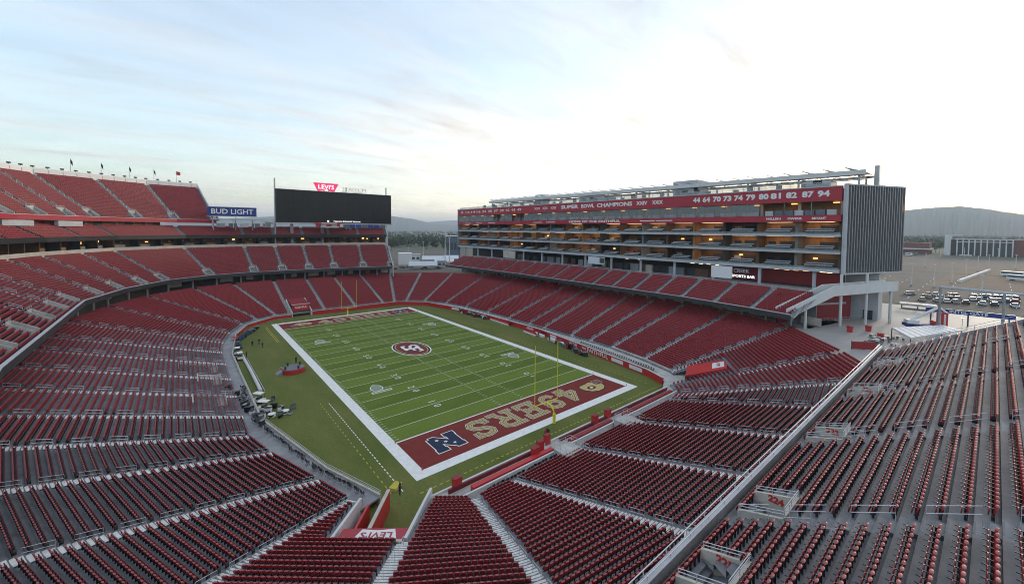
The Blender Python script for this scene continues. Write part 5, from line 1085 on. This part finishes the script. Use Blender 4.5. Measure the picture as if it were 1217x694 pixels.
# yard outside the open far corner: tents, truck, glass block, lamp masts
def box_b(name, lab, u0, u1, vb, vt, depth, m_, roof=None, win=0, cat='building', zb=GZ, grp=None):
    p0 = pz((u0+u1)/2, vb, zb); dist = np.linalg.norm((p0-CAM)[:2]); nrm = (p0-CAM)[:2]/dist; tan = np.array([nrm[1], -nrm[0]])
    dep = (p0-CAM)@FW; w = (u1-u0)/FPX*dep/max(.2, abs(tan@_R[:2])); h = (vb-vt)/FPX*dep; t_ = thing(name, lab, cat, grp, (p0[0], p0[1], zb), math.atan2(tan[1], tan[0]))
    q = MB(); q.box((0, depth/2, h/2), (w, depth, h)); q.build('wall', m_, t_)
    if roof: q = MB(); q.box((0, depth/2, h+.25), (w+.8, depth+.8, .5)); q.build('roof', roof, t_)
    for i in range(win):
        q = MB(); q.box((-w/2+w*(i+.5)/win, -.03, h*.58), (w/win*.62, .1, h*.3)); q.build('window', 'glass', t_)
    return t_
box_b('box_trailer', 'white box trailer parked outside the open far corner', 474, 489, 315, 301, 9, 'white', win=0, cat='trailer')
box_b('site_cabin', 'pale site cabin beside the white box trailer', 489, 499, 312, 303, 6, 'canvas', 'lightgrey', 2)
box_b('site_cabin', 'grey site cabin behind the marquee tents', 520, 530, 318, 311, 6, 'lightgrey', 'grey', 2)
box_b('glass_building', 'pale blue glass block next to the far end of the tower', 531, 547, 309, 281, 16, 'panel_blue', 'canvas', 4)
for k, (u, v, w) in enumerate(((503, 320, 9), (514, 312, 8), (528, 315, 7), (536, 311, 6))):
    p = pz(u, v, GZ); t_ = thing('marquee_tent', ['long white marquee tent in the far yard', 'white peaked tent behind the long marquee', 'small white tent close to the club tier', 'white tent under the glass block'][k], 'tent', 'tents in the yard', (p[0], p[1], GZ), rad(-30))
    q = MB(); q.hexa([(-w, -4, 2.6), (w, -4, 2.6), (w, 4, 2.6), (-w, 4, 2.6), (-w, -.15, 5.2), (w, -.15, 5.2), (w, .15, 5.2), (-w, .15, 5.2)]); q.build('canopy', 'canvas', t_)
    for x in (-w+.2, w-.2):
        for y in (-3.8, 3.8): q = MB(); q.cyl((x, y, 0), .1, 2.6, 6); q.build('pole', 'lightgrey', t_)
for k, (u, v, h) in enumerate(((503, 305, 14), (529, 318, 22), (534, 316, 20), (485, 309, 10))):
    p = pz(u, v, GZ); t_ = thing('lamp_mast', 'slim pale lamp mast rising behind the marquee tents', 'lamp post', 'masts in the far yard', (p[0], p[1], GZ)); q = MB(); q.tube([(0, 0, 0), (0, 0, h)], [.35, .2], 8); q.build('pole', 'lightgrey', t_); q = MB(); q.box((0, 0, h+.2), (2.0, .6, .4)); q.build('lamp_head', 'lightgrey', t_)
for k in range(9):
    u = 470+k*8.5; p = pz(u, 316+random.uniform(-3, 4), GZ); ci = random.choice([0, 1, 2, 3, 0]); o = put('parked_car', CARS[ci], None, (p[0], p[1], GZ+.02), random.uniform(0, 3)); tag(o, '%s car left in the yard behind the far stand' % CN[ci], 'car', 'cars in the far yard')
far_lab = ['low pale warehouse roof among distant trees', 'distant grey office block among trees', 'white flat roofed building far beyond the trees', 'distant tan block on the plain']
for k in range(26):
    if k < 12: u = random.uniform(465, 545)
    elif k < 20: u = random.uniform(1075, 1120)
    else: u = random.uniform(1120, 1217)
    v = random.uniform(277.5, 284) if u < 600 else random.uniform(284, 288); w = random.uniform(5, 12)
    box_b('distant_building', far_lab[k % 4], u, u+w, v, v-random.uniform(1.6, 3.6), 40, random.choice(['white_wall', 'cream', 'grey', 'lightgrey']), None, 0, grp='distant buildings on the plain')
# ------------------------------------------------------------------ trees
def leaf_cloud(q, c, rx, rz_, n, size):
    for _ in range(n):
        d = np.random.normal(size=3); d /= np.linalg.norm(d); r = random.random()**.45; p = np.array(c)+d*np.array([rx, rx, rz_])*r*(1+.25*math.sin(d[0]*5+d[1]*4+c[0]))
        a = np.random.normal(size=3); a /= np.linalg.norm(a); b = np.cross(a, np.random.normal(size=3)); b /= np.linalg.norm(b); s_ = size*random.uniform(.6, 1.4)
        q.quad(p-a*s_-b*s_*.7, p+a*s_-b*s_*.7, p+a*s_*.8+b*s_*.7, p-a*s_*.8+b*s_*.7, 0)
def tree(p, h, lab, m_='leaf', grp=None, n=420):
    t_ = thing('tree', lab, 'tree', grp, (p[0], p[1], GZ)); q = MB(); q.tube([(0, 0, 0), (.1, 0, h*.3), (0, .2, h*.6)], [h*.03, h*.022, h*.01], 7)
    for k in range(4): a_ = k*1.6+random.random(); q.tube([(0, 0, h*.3), (h*.18*math.cos(a_), h*.18*math.sin(a_), h*.62)], [h*.014, h*.006], 5)
    q.build('trunk', 'trunk', t_); q = MB()
    for k in range(6): a_ = k*1.1; leaf_cloud(q, (h*.17*math.cos(a_), h*.17*math.sin(a_), h*(.5+.08*k)), h*.2, h*.16, n//6, h*.04)
    tag(q.build('crown', m_, t_))
    return t_
TL = ['dark bushy tree standing behind the far yard', 'tall rounded tree beyond the marquee tents', 'olive tree near the edge of the service yard', 'dense dark tree left of the glass block']
for k in range(16):
    u = 466+k*5.1+random.uniform(-1.5, 1.5); v = random.uniform(287, 300); p = pz(u, v, GZ); tree(p, random.uniform(8, 13), TL[k % 4], ['leaf', 'leaf2'][k % 2], 'trees behind the far yard', 240)
for k, (u, v) in enumerate(((1107, 301), (1112, 300), (1117, 300), (1150, 303), (1158, 303), (1180, 304))):
    tree(pz(u, v, GZ), random.uniform(9, 14), ['bare brownish tree left of the office colonnade', 'tall tree against the pale stair wall of the office', 'round tree close to the office entrance', 'street tree in front of the white colonnade', 'leafy street tree before the colonnade glazing', 'small tree at the end of the colonnade'][k], 'leaf2', 'trees near the office', 240)
q = MB()
for _ in range(2600):
    if random.random() < .5: u = random.uniform(380, 620)
    else: u = random.uniform(1040, 1300)
    v = 274.5+random.random()**2.0*(20 if u < 700 else 12)+(0 if u < 700 else 8.0)
    p = pz(u, v, GZ)
    if np.linalg.norm(p-CAM) < 300 or (u > 700 and p[0] < OX+60): continue
    h = random.uniform(8, 15); leaf_cloud(q, (p[0], p[1], GZ+h*.5), h*.45, h*.5, 16, h*.16)
tag(q.build('tree_belt', 'leaf'), 'dark belt of far-off trees on the plain', 'trees', kind='stuff')
# ------------------------------------------------------------------ hills
def hills(pts, dist, back, name, lab):
    q = MB(); P_ = []
    for (u, v) in pts:
        r_ = ray(u, v); h_ = np.hypot(r_[0], r_[1]); P_.append(CAM+r_*dist/h_)
    n = len(P_)
    fine = []
    for i in range(n-1):
        for k in range(10):
            f_ = k/10; p = P_[i]*(1-f_)+P_[i+1]*f_; fine.append(p+np.array([0, 0, random.uniform(-2, 2)]))
    fine.append(P_[-1])
    R_ = []
    for p in fine:
        d = (p-CAM)[:2]; d = d/np.linalg.norm(d); R_.append([(p[0]-d[0]*back+random.uniform(-60, 60), p[1]-d[1]*back, GZ-2), (p[0]-d[0]*back*.55, p[1]-d[1]*back*.55, GZ+(p[2]-GZ)*random.uniform(.37, .43)), (p[0]-d[0]*back*.25, p[1]-d[1]*back*.25, GZ+(p[2]-GZ)*random.uniform(.71, .76)), tuple(p), (p[0]+d[0]*900, p[1]+d[1]*900, GZ-2)])
    for i in range(len(R_)-1):
        for j in range(4): q.quad(R_[i][j], R_[i+1][j], R_[i+1][j+1], R_[i][j+1])
    tag(q.build(name, 'hill'), lab, kind='structure')
hills([(120, 270), (250, 261), (330, 257), (400, 258), (465, 257), (490, 260), (515, 266), (545, 268), (620, 272)], 6500, 1500, 'hills', 'long blue hazy ridge beyond the far stand')
hills([(440, 272), (500, 264.5), (530, 262.5), (560, 261), (640, 266), (720, 272)], 8800, 1500, 'hills', 'fainter ridge behind the first hills')
hills([(930, 272), (1000, 263), (1050, 254), (1085, 249), (1115, 246.5), (1140, 245.5), (1168, 248), (1195, 252), (1230, 257), (1330, 266), (1450, 272)], 5200, 1700, 'hills', 'broad grey hill below the setting sun')
# ------------------------------------------------------------------ people
def person_mesh(name, pose):
    """one continuous skinned body; pose gives joint positions"""
    J = dict(pel=(0, 0, .95), che=(0, 0, 1.30), nek=(0, 0, 1.48), hed=(0, .02, 1.62), top=(0, .02, 1.76))
    J.update(pose); V = []; E_ = []; Rr = []; ix = {}
    def add(k, r): ix[k] = len(V); V.append(J[k]); Rr.append(r)
    for k, r in (('pel', .15), ('che', .17), ('nek', .065), ('hed', .10), ('top', .075)): add(k, r)
    E_ += [(0, 1), (1, 2), (2, 3), (3, 4)]
    for s_ in 'LR':
        for k, r in (('sho', .085), ('elb', .055), ('wri', .042), ('han', .04)): add(k+s_, r)
        E_ += [(ix['che'], ix['sho'+s_]), (ix['sho'+s_], ix['elb'+s_]), (ix['elb'+s_], ix['wri'+s_]), (ix['wri'+s_], ix['han'+s_])]
        for k, r in (('hip', .11), ('kne', .075), ('ank', .05), ('toe', .045)): add(k+s_, r)
        E_ += [(ix['pel'], ix['hip'+s_]), (ix['hip'+s_], ix['kne'+s_]), (ix['kne'+s_], ix['ank'+s_]), (ix['ank'+s_], ix['toe'+s_])]
    me = bpy.data.meshes.new(name); me.from_pydata(V, E_, []); o = bpy.data.objects.new(name, me); COL.objects.link(o)
    md = o.modifiers.new('skin', 'SKIN'); md.use_smooth_shade = True; sb_ = o.modifiers.new('sub', 'SUBSURF'); sb_.levels = 1
    for i, r in enumerate(Rr): me.skin_vertices[0].data[i].radius = (r, r)
    me.skin_vertices[0].data[0].use_root = True
    dg = bpy.context.evaluated_depsgraph_get(); m2 = bpy.data.meshes.new_from_object(o.evaluated_get(dg)); bpy.data.objects.remove(o)
    return m2
def stand_pose(walk=0.0, arm=0.0):
    return dict(shoL=(-.2, 0, 1.40), shoR=(.2, 0, 1.40), elbL=(-.26, -.05-walk*.2, 1.12), elbR=(.26, .02+walk*.2+arm*.15, 1.12), wriL=(-.26, .05-walk*.2, .88), wriR=(.22, .15+walk*.3+arm*.2, .92+arm*.2), hanL=(-.25, .08-walk*.2, .79), hanR=(.2, .2+walk*.3+arm*.25, .85+arm*.25),
                hipL=(-.10, 0, .90), hipR=(.10, 0, .90), kneL=(-.11, .04+walk*.25, .50), kneR=(.11, .03-walk*.1, .50), ankL=(-.11, walk*.3, .09), ankR=(.11, -walk*.35, .10), toeL=(-.12, .16+walk*.3, .04), toeR=(.12, .16-walk*.35, .05))
PM_ = {}
def person(p, rz, top, legs, lab, walk=0.0, arm=0.0, z=0.0):
    key = (top, legs, walk, arm)
    if key not in PM_:
        me = person_mesh('person', stand_pose(walk, arm)); me.materials.clear()
        for m_ in (legs, top, 'skin', 'cloth_dark'): me.materials.append(MATS[m_])
        for f in me.polygons:
            c = f.center; f.material_index = 0 if c.z < .98 and abs(c.x) < .19 else (2 if c.z > 1.50 or (c.z < .95 and abs(c.x) > .19) else 1)
            if c.z > 1.66 or (c.z > 1.55 and c.y < -.02): f.material_index = 3
        PM_[key] = me
    o = put('person', PM_[key], None, (p[0], p[1], z), rz); tag(o, lab, 'person', 'people at the field'); return o
for u, v, rz, tp, lab, wk in ((300, 411.5, .5, 'cloth_dark', 'person in dark clothes standing alone on the left apron', 0), (308, 409, 2.0, 'cloth_dark', 'person in black walking on the left apron', .6), (312, 413.5, -1, 'cloth_blue', 'person in dark blue walking near the far left corner', .8),
                          (293, 425, 1, 'cloth_dark', 'person in dark clothes beside the left equipment row', 0), (352, 437, .4, 'cloth_dark', 'person in dark clothes on the round red platform', .0), (334, 443, 2, 'tarp', 'person in pale top beside the round red platform', .4)):
    p = pz(u, v, 0); person(p, rz, tp, 'cloth_dark', lab, wk, z=1.1 if 'on the round' in lab else 0)
for k, (u, v) in enumerate(((606, 385), (640, 400), (653, 406), (660, 409), (676, 414), (556, 374), (563, 376), (574, 378.5))):
    p = pz(u, v, 0); person(p, k*1.3, ['cloth_dark', 'cloth_red', 'cloth_dark', 'tarp'][k % 4], 'cloth_dark', ['person in dark clothes by the right bench', 'person in red top by the white tables', 'person in black leaning towards the white tables', 'person in pale top behind the white tables', 'person in dark clothes near the red wall', 'person in red standing at the far right sideline', 'person in black at the far right sideline', 'person in pale top at the far right sideline'][k], .3*(k % 3), .5*(k % 2))
for k, (u, v) in enumerate(((648.5, 522), (651, 520), (475, 588))):
    p = pz(u, v, 1.0); person(p, k*2, ['cloth_red', 'cloth_dark', 'cloth_dark'][k], 'cloth_dark', ['person in red leaning on the near wall between red boxes', 'person in black beside the red boxes at the near wall', 'person in dark clothes at the tunnel corner'][k], 0, .8, 1.0)
# ------------------------------------------------------------------ chairs, boxes and gear around the field
def chair_proto():
    t_ = thing('folding_chair', '', 'chair'); q = MB(); q.box((0, 0, .45), (.44, .42, .05)); q.build('seat', 'black', t_); q = MB(); q.box((0, -.22, .76), (.44, .04, .30)); q.build('backrest', 'black', t_)
    for sx in (-1, 1):
        q = MB(); q.tube([(sx*.2, .22, 0), (sx*.2, -.22, .92)], .016, 5); q.build('leg', 'dark', t_); q = MB(); q.tube([(sx*.2, -.25, 0), (sx*.2, .12, .47)], .016, 5); q.build('leg', 'dark', t_)
    return t_
cp = chair_proto(); used = [False]
def chair(x, y, z, rz, lab, grp):
    if not used[0]: used[0] = True; cp.location = (x, y, z); cp.rotation_euler = (0, 0, rz); cp['label'] = lab; cp['group'] = grp
    else: dup(cp, (x, y, z), rz, lab, grp)
PW = offs(WL, 1.2); bsl = plen(PW)
for k in range(46):
    p, a = along(PW, bsl, 2.0+k*.72+random.uniform(-.15, .15)); chair(p[0]+random.uniform(-.2, .2), p[1]+random.uniform(-.3, .3), 1.0, a+math.pi+random.uniform(-.3, .3), 'black folding chair on the walkway behind the near left field wall', 'folding chairs in the near left corner')
for k in range(22): chair(-21+k*.72+random.uniform(-.1, .1), -65.95+random.uniform(-.1, .1), 1.0, random.uniform(-.3, .3), 'black folding chair in front of the near stand beside the white ledge', 'folding chairs before the near stand')
PWr = offs(WR, 1.3); bsr = plen(PWr)
for k in range(34):
    p, a = along(PWr, bsr, bsr[-1]-5-k*.78); chair(p[0], p[1], 1.0, a+math.pi, 'black folding chair behind the red lettered field wall', 'folding chairs behind the red wall')
for k in range(16):
    p, a = along(PW, bsl, 38+k*.9); chair(p[0]+random.uniform(-.5, .5), p[1], 1.0, a+random.uniform(0, 6), 'black folding chair among the gear on the left walkway', 'folding chairs on the left walkway')
for k, (u, v, w, m_) in enumerate(((642, 535, 1.0, 'red_bright'), (636, 543, 1.2, 'red_bright'), (650, 527, .9, 'red_bright'), (707, 503, 1.1, 'red_bright'), (722, 496, 1.1, 'red_bright'), (543, 580, 1.1, 'red_bright'))):
    p = pz(u, v, 1.0); t_ = thing('red_cabinet', ['red cabinet at the gap in the near wall', 'second red cabinet by the gap in the near wall', 'small red cabinet under the goal post', 'red cabinet at the start of the right red trough', 'red cabinet on the white ledge right of the goal post', 'red cabinet at the end of the near red pad'][k], 'cabinet', None, (p[0], p[1], 1.0)); q = MB(); q.box((0, 0, .7), (w, .7, 1.4)); q.build('body', m_, t_); q = MB(); q.box((0, 0, 1.44), (w+.1, .8, .08)); q.build('lid', 'red_wall', t_)
# platforms stepping into the near stand
for k, (x0, x1) in enumerate(((-9.0, -5.6), (5.4, 8.8))):
    t_ = thing('camera_platform', ['concrete camera platform at the gap under the goal post', 'concrete camera platform right of the goal post'][k], 'platform'); q = MB(); q.b2(x0, x1, -69.4, -65.6, 1.0, 2.3); q.build('deck', 'tread_pale', t_); rail_run(t_, [(x0, -69.3), (x0, -65.7), (x1, -65.7), (x1, -69.3)], 2.3, 1.0, 1.2, .03, 'white_wall')
# round red platform
p = pz(348.5, 441.5, 0); t_ = thing('round_platform', 'round platform with bright red skirt on the left apron', 'platform', None, (p[0], p[1], 0)); q = MB(); q.cyl((0, 0, .02), 2.5, .95, 28); q.build('skirt', 'red_bright', t_); q = MB(); q.cyl((0, 0, .974), 2.35, .12, 28); q.build('deck', 'midgrey', t_)
for a_ in (.6, 2.0, 3.6, 5.1): q = MB(); q.cyl((2.0*math.cos(a_), 2.0*math.sin(a_), 1.1), .22, .7, 8); q.build('stool', 'dark', t_)
q = MB(); q.hexa([(-3.6, -1, .0), (-2.4, -1, .0), (-2.4, 1, .0), (-3.6, 1, .0), (-3.4, -1, .3), (-2.4, -1, .9), (-2.4, 1, .9), (-3.4, 1, .3)]); q.build('step', 'grey', t_)
# long team bench tarp rolled along the left wall
a, b = pz(288, 424, 0), pz(310, 466, 0); t_ = thing('rolled_tarp', 'long pale tarp roll lying beside the left field wall', 'tarp'); q = MB(); q.tube([(a[0], a[1], .34), ((a[0]+b[0])/2+.1, (a[1]+b[1])/2, .36), (b[0], b[1], .34)], .34, 10); q.build('roll', 'white_wall', t_)
q = MB(); q.tube([(a[0]+.7, a[1], .12), (b[0]+.7, b[1], .12)], .12, 6); q.build('core_pipe', 'steel', t_)
# carts and cases
def cart(p, rz, m_, lab):
    t_ = thing('utility_cart', lab, 'cart', None, (p[0], p[1], 0), rz); q = MB(); q.hexa([(-1.3, -.6, .35), (1.3, -.6, .35), (1.3, .6, .35), (-1.3, .6, .35), (-1.3, -.6, .8), (1.1, -.6, .7), (1.1, .6, .7), (-1.3, .6, .8)]); q.build('body', m_, t_)
    q = MB(); q.box((-.1, 0, 1.86), (1.9, 1.2, .08)); q.build('roof', m_, t_); q = MB(); q.box((-.2, 0, .95), (.5, 1.1, .3)); q.build('bench', 'black', t_)
    for x in (-.95, .75):
        for y in (-.55, .55): q = MB(); q.tube([(x, y, .75), (x, y, 1.83)], .03, 5); q.build('post', 'dark', t_)
    for x in (-.9, .9):
        for y in (-.6, .6): q = MB(); q.tube([(x, y-.1, .27), (x, y+.1, .27)], .27, 10); q.build('wheel', 'tyre', t_)
for k, (u, v, m_, lab) in enumerate(((278, 421, 'white', 'white utility cart by the left field wall'), (281, 427, 'white', 'second white utility cart by the left field wall'), (279, 414, 'cloth_blue', 'blue covered utility cart by the left wall'), (275, 408, 'red_bright', 'red orange cart in the far left row'), (303, 478, 'white', 'white cart parked on the turf at the left wall'), (309, 488, 'white', 'white cart with pale roof by the camera gear'))): cart(pz(u+4, v, 0), 1.4+.2*k, m_, lab)
CLN = {'dark': 'dark grey', 'black': 'black', 'midgrey': 'grey', 'white': 'white', 'lightgrey': 'pale grey', 'cloth_blue': 'dark blue', 'red_wall': 'dark red'}
def case(p, z, w, d, h, m_, lab, grp):
    lab = '%s %s %s' % ('tall' if h > .8 else 'low', ('wide ' if w > 1.1 else 'narrow ')+CLN[m_], lab)
    w *= .8; d *= .8; h *= .8
    t_ = thing('equipment_case', lab, 'case', grp, (p[0], p[1], z), random.random()*3); q = MB(); q.box((0, 0, h/2+.08), (w, d, h)); q.build('body', m_, t_); q = MB(); q.box((0, 0, h+.11), (w+.04, d+.04, .05)); q.build('lid', 'dark' if m_ != 'dark' else 'grey', t_)
    for x in (-w*.4, w*.4): q = MB(); q.tube([(x, -d*.4, .05), (x, d*.4, .05)], .05, 6); q.build('caster', 'tyre', t_)
for k in range(13):
    u, v = random.gauss(328, 9), random.gauss(490, 8)
    if u < 318: u = 318+random.random()*10
    case(pz(u, v, 0), 0, random.uniform(.6, 1.4), random.uniform(.5, .8), random.uniform(.4, 1.1), random.choice(['dark', 'black', 'midgrey', 'white', 'lightgrey', 'black']), 'camera case on the turf by the left field wall', 'gear on the left turf')
for k in range(22):
    f_ = k/22; u, v = 273+f_*42+random.uniform(-4, 4), 462+f_*42+random.uniform(-3, 3); case(pz(u, v, 1.0), 1.0, random.uniform(.5, 1.5), random.uniform(.5, .9), random.uniform(.4, 1.0), random.choice(['black', 'dark', 'white', 'lightgrey', 'midgrey']), 'equipment case stacked on the left walkway', 'gear on the left walkway')
for k, (u, v) in enumerate(((316, 487), (323, 495), (339, 491))):
    p = pz(u, v, 0); t_ = thing('cable_reel', 'pale cable reel lying on the turf by the camera gear', 'reel', 'cable reels', (p[0], p[1], 0), k); 
    for z_ in (.05, .5): q = MB(); q.cyl((0, 0, z_), .65, .07, 16); q.build('flange', 'white', t_)
    q = MB(); q.cyl((0, 0, .121), .35, .38, 12); q.build('drum', 'dark', t_)
for k in range(22):
    u = 282+k*1.0+random.uniform(-.5, .5); v = 404-k*.62+random.uniform(-1, 1); case(pz(u+3, v, 0), 0, random.uniform(.8, 1.6), .8, random.uniform(.6, 1.3), random.choice(['cloth_blue', 'black', 'dark', 'cloth_blue', 'midgrey']), 'gear case along the far left wall', 'gear along the far left wall')
# right sideline benches, tables, racks
for k, (u0, v0, u1, v1, lab) in enumerate(((583, 380.5, 604, 387.5, 'red backed team bench on the right sideline'), (622, 394.5, 636, 400, 'red backed team bench right of the gate'))):
    a, b = pz(u0, v0, 0), pz(u1, v1, 0); t_ = thing('team_bench', lab, 'bench', 'team benches'); q = MB(); q.wall(a, b, .5, .42, .5); q.build('seat', 'white', t_); n_ = np.array([(b-a)[1], -(b-a)[0]]); n_ = n_/np.linalg.norm(n_); n_ = n_ if n_[0] > 0 else -n_
    q = MB(); q.wall(v2(a)+n_*.4, v2(b)+n_*.4, .1, .5, 1.3); q.build('backrest', 'red_bright', t_); q = MB(); q.wall(a, b, .3, 0, .416); q.build('base', 'white_wall', t_)
for k, (u, v, w) in enumerate(((641, 399.5, 5), (656, 405.5, 3.5), (668, 410, 2.5))):
    p = pz(u, v, 0); t_ = thing('folding_table', ['long white covered table on the right sideline', 'white covered table beside the sideline racks', 'short white table near the red wall corner'][k], 'table', 'tables on the right sideline', (p[0], p[1], 0), 1.45); q = MB(); q.box((0, 0, .78), (w, .9, .06)); q.build('top', 'white', t_); q = MB(); q.box((0, 0, .4), (w-.1, .8, .68)); q.build('skirt', 'white', t_)
for k in range(44):
    f_ = k/44; u, v = (546+f_*58, 371.5+f_*14) if k < 26 else (662+(f_-.59)*90, 408+(f_-.59)*42); case(pz(u+random.uniform(-2, 2), v+random.uniform(-.8, .8), 0), 0, random.uniform(.7, 1.8), .8, random.uniform(.7, 1.7), random.choice(['black', 'dark', 'dark', 'midgrey', 'red_wall', 'white']), 'gear case along the right sideline', 'gear along the right sideline')
for k, (u, v) in enumerate(((377, 372.5), (386, 371), (419, 364), (432, 363), (388, 367))):
    case(pz(u, v, 0), 0, 2.2, .9, 1.1, ['white', 'midgrey', 'white', 'lightgrey', 'black'][k], 'equipment case against the far end wall', 'gear along the far wall')
# yellow corner box and pylons
p = pz(470, 580, 0); t_ = thing('yellow_case', 'yellow mat box on the turf in front of the near left tunnel', 'box', None, (p[0], p[1], 0), .6); q = MB(); q.box((0, 0, .2), (1.5, 1.0, .4)); q.build('body', 'gold', t_); q = MB(); q.box((0, 0, .43), (1.54, 1.04, .05)); q.build('lid', 'paint_yellow', t_)
for x in (-24.5, 24.5):
    for y in (-54.9, -45.7, 45.7, 54.9):
        q = MB(); q.hexa([(-.06, -.06, 0), (.06, -.06, 0), (.06, .06, 0), (-.06, .06, 0), (-.05, -.05, .46), (.05, -.05, .46), (.05, .05, .46), (-.05, .05, .46)]); o = q.build('corner_pylon', 'red_bright'); o.location = (x, y, 0); tag(o, 'small orange pylon at an end zone corner', 'pylon', 'end zone pylons')
# platforms and ramps at the front of the left stand
for k, (x0, x1, y0, y1) in enumerate(((-49, -44.2, -18, -13.5), (-48, -44.2, -5.5, -.5), (-51, -44.4, 3, 8))):
    t_ = thing('seating_platform', ['concrete platform cut into the left stand above the carts', 'concrete platform with cream wall in the left stand', 'deep concrete platform with cream wall in the left stand'][k], 'platform'); zt2 = ZF+.3*(-44-x0)+.1
    q = MB(); q.b2(x0, x1, y0, y1, 1.0, 1.9+.3*.8); q.build('floor', 'tread_pale', t_); q = MB(); q.b2(x0-.2, x0, y0, y1, 1.0, zt2+1.0); q.build('back_wall', 'cream', t_); q = MB(); q.wall((x0, y1), (x1, y1), .2, 1.0, zt2+.8, 0, 1.0, 2.4); q.build('side_wall', 'white_wall', t_)
    rail_run(t_, [(x1-.1, y0+.2), (x1-.1, y1-.2)], 2.14, 1.0, 1.2, .03)

# ------------------------------------------------------------------ haze: one closed box of pale air round the whole place
q = MB(); q.b2(-14600, 14600, -14600, 14600, -1.6, 420); hz = q.build('haze', 'white'); hz.data.materials.clear()
hm = bpy.data.materials.new('haze'); hm.use_nodes = True; ht = hm.node_tree; ht.nodes.remove(ht.nodes['Principled BSDF']); hv = ht.nodes.new('ShaderNodeVolumePrincipled')
hv.inputs['Color'].default_value = (.74, .86, 1.0, 1); hv.inputs['Density'].default_value = 1.5e-4; hv.inputs['Anisotropy'].default_value = .2
ht.links.new(hv.outputs[0], ht.nodes['Material Output'].inputs['Volume']); hz.data.materials.append(hm); tag(hz, 'thin pale haze filling the air over the whole place', kind='stuff')
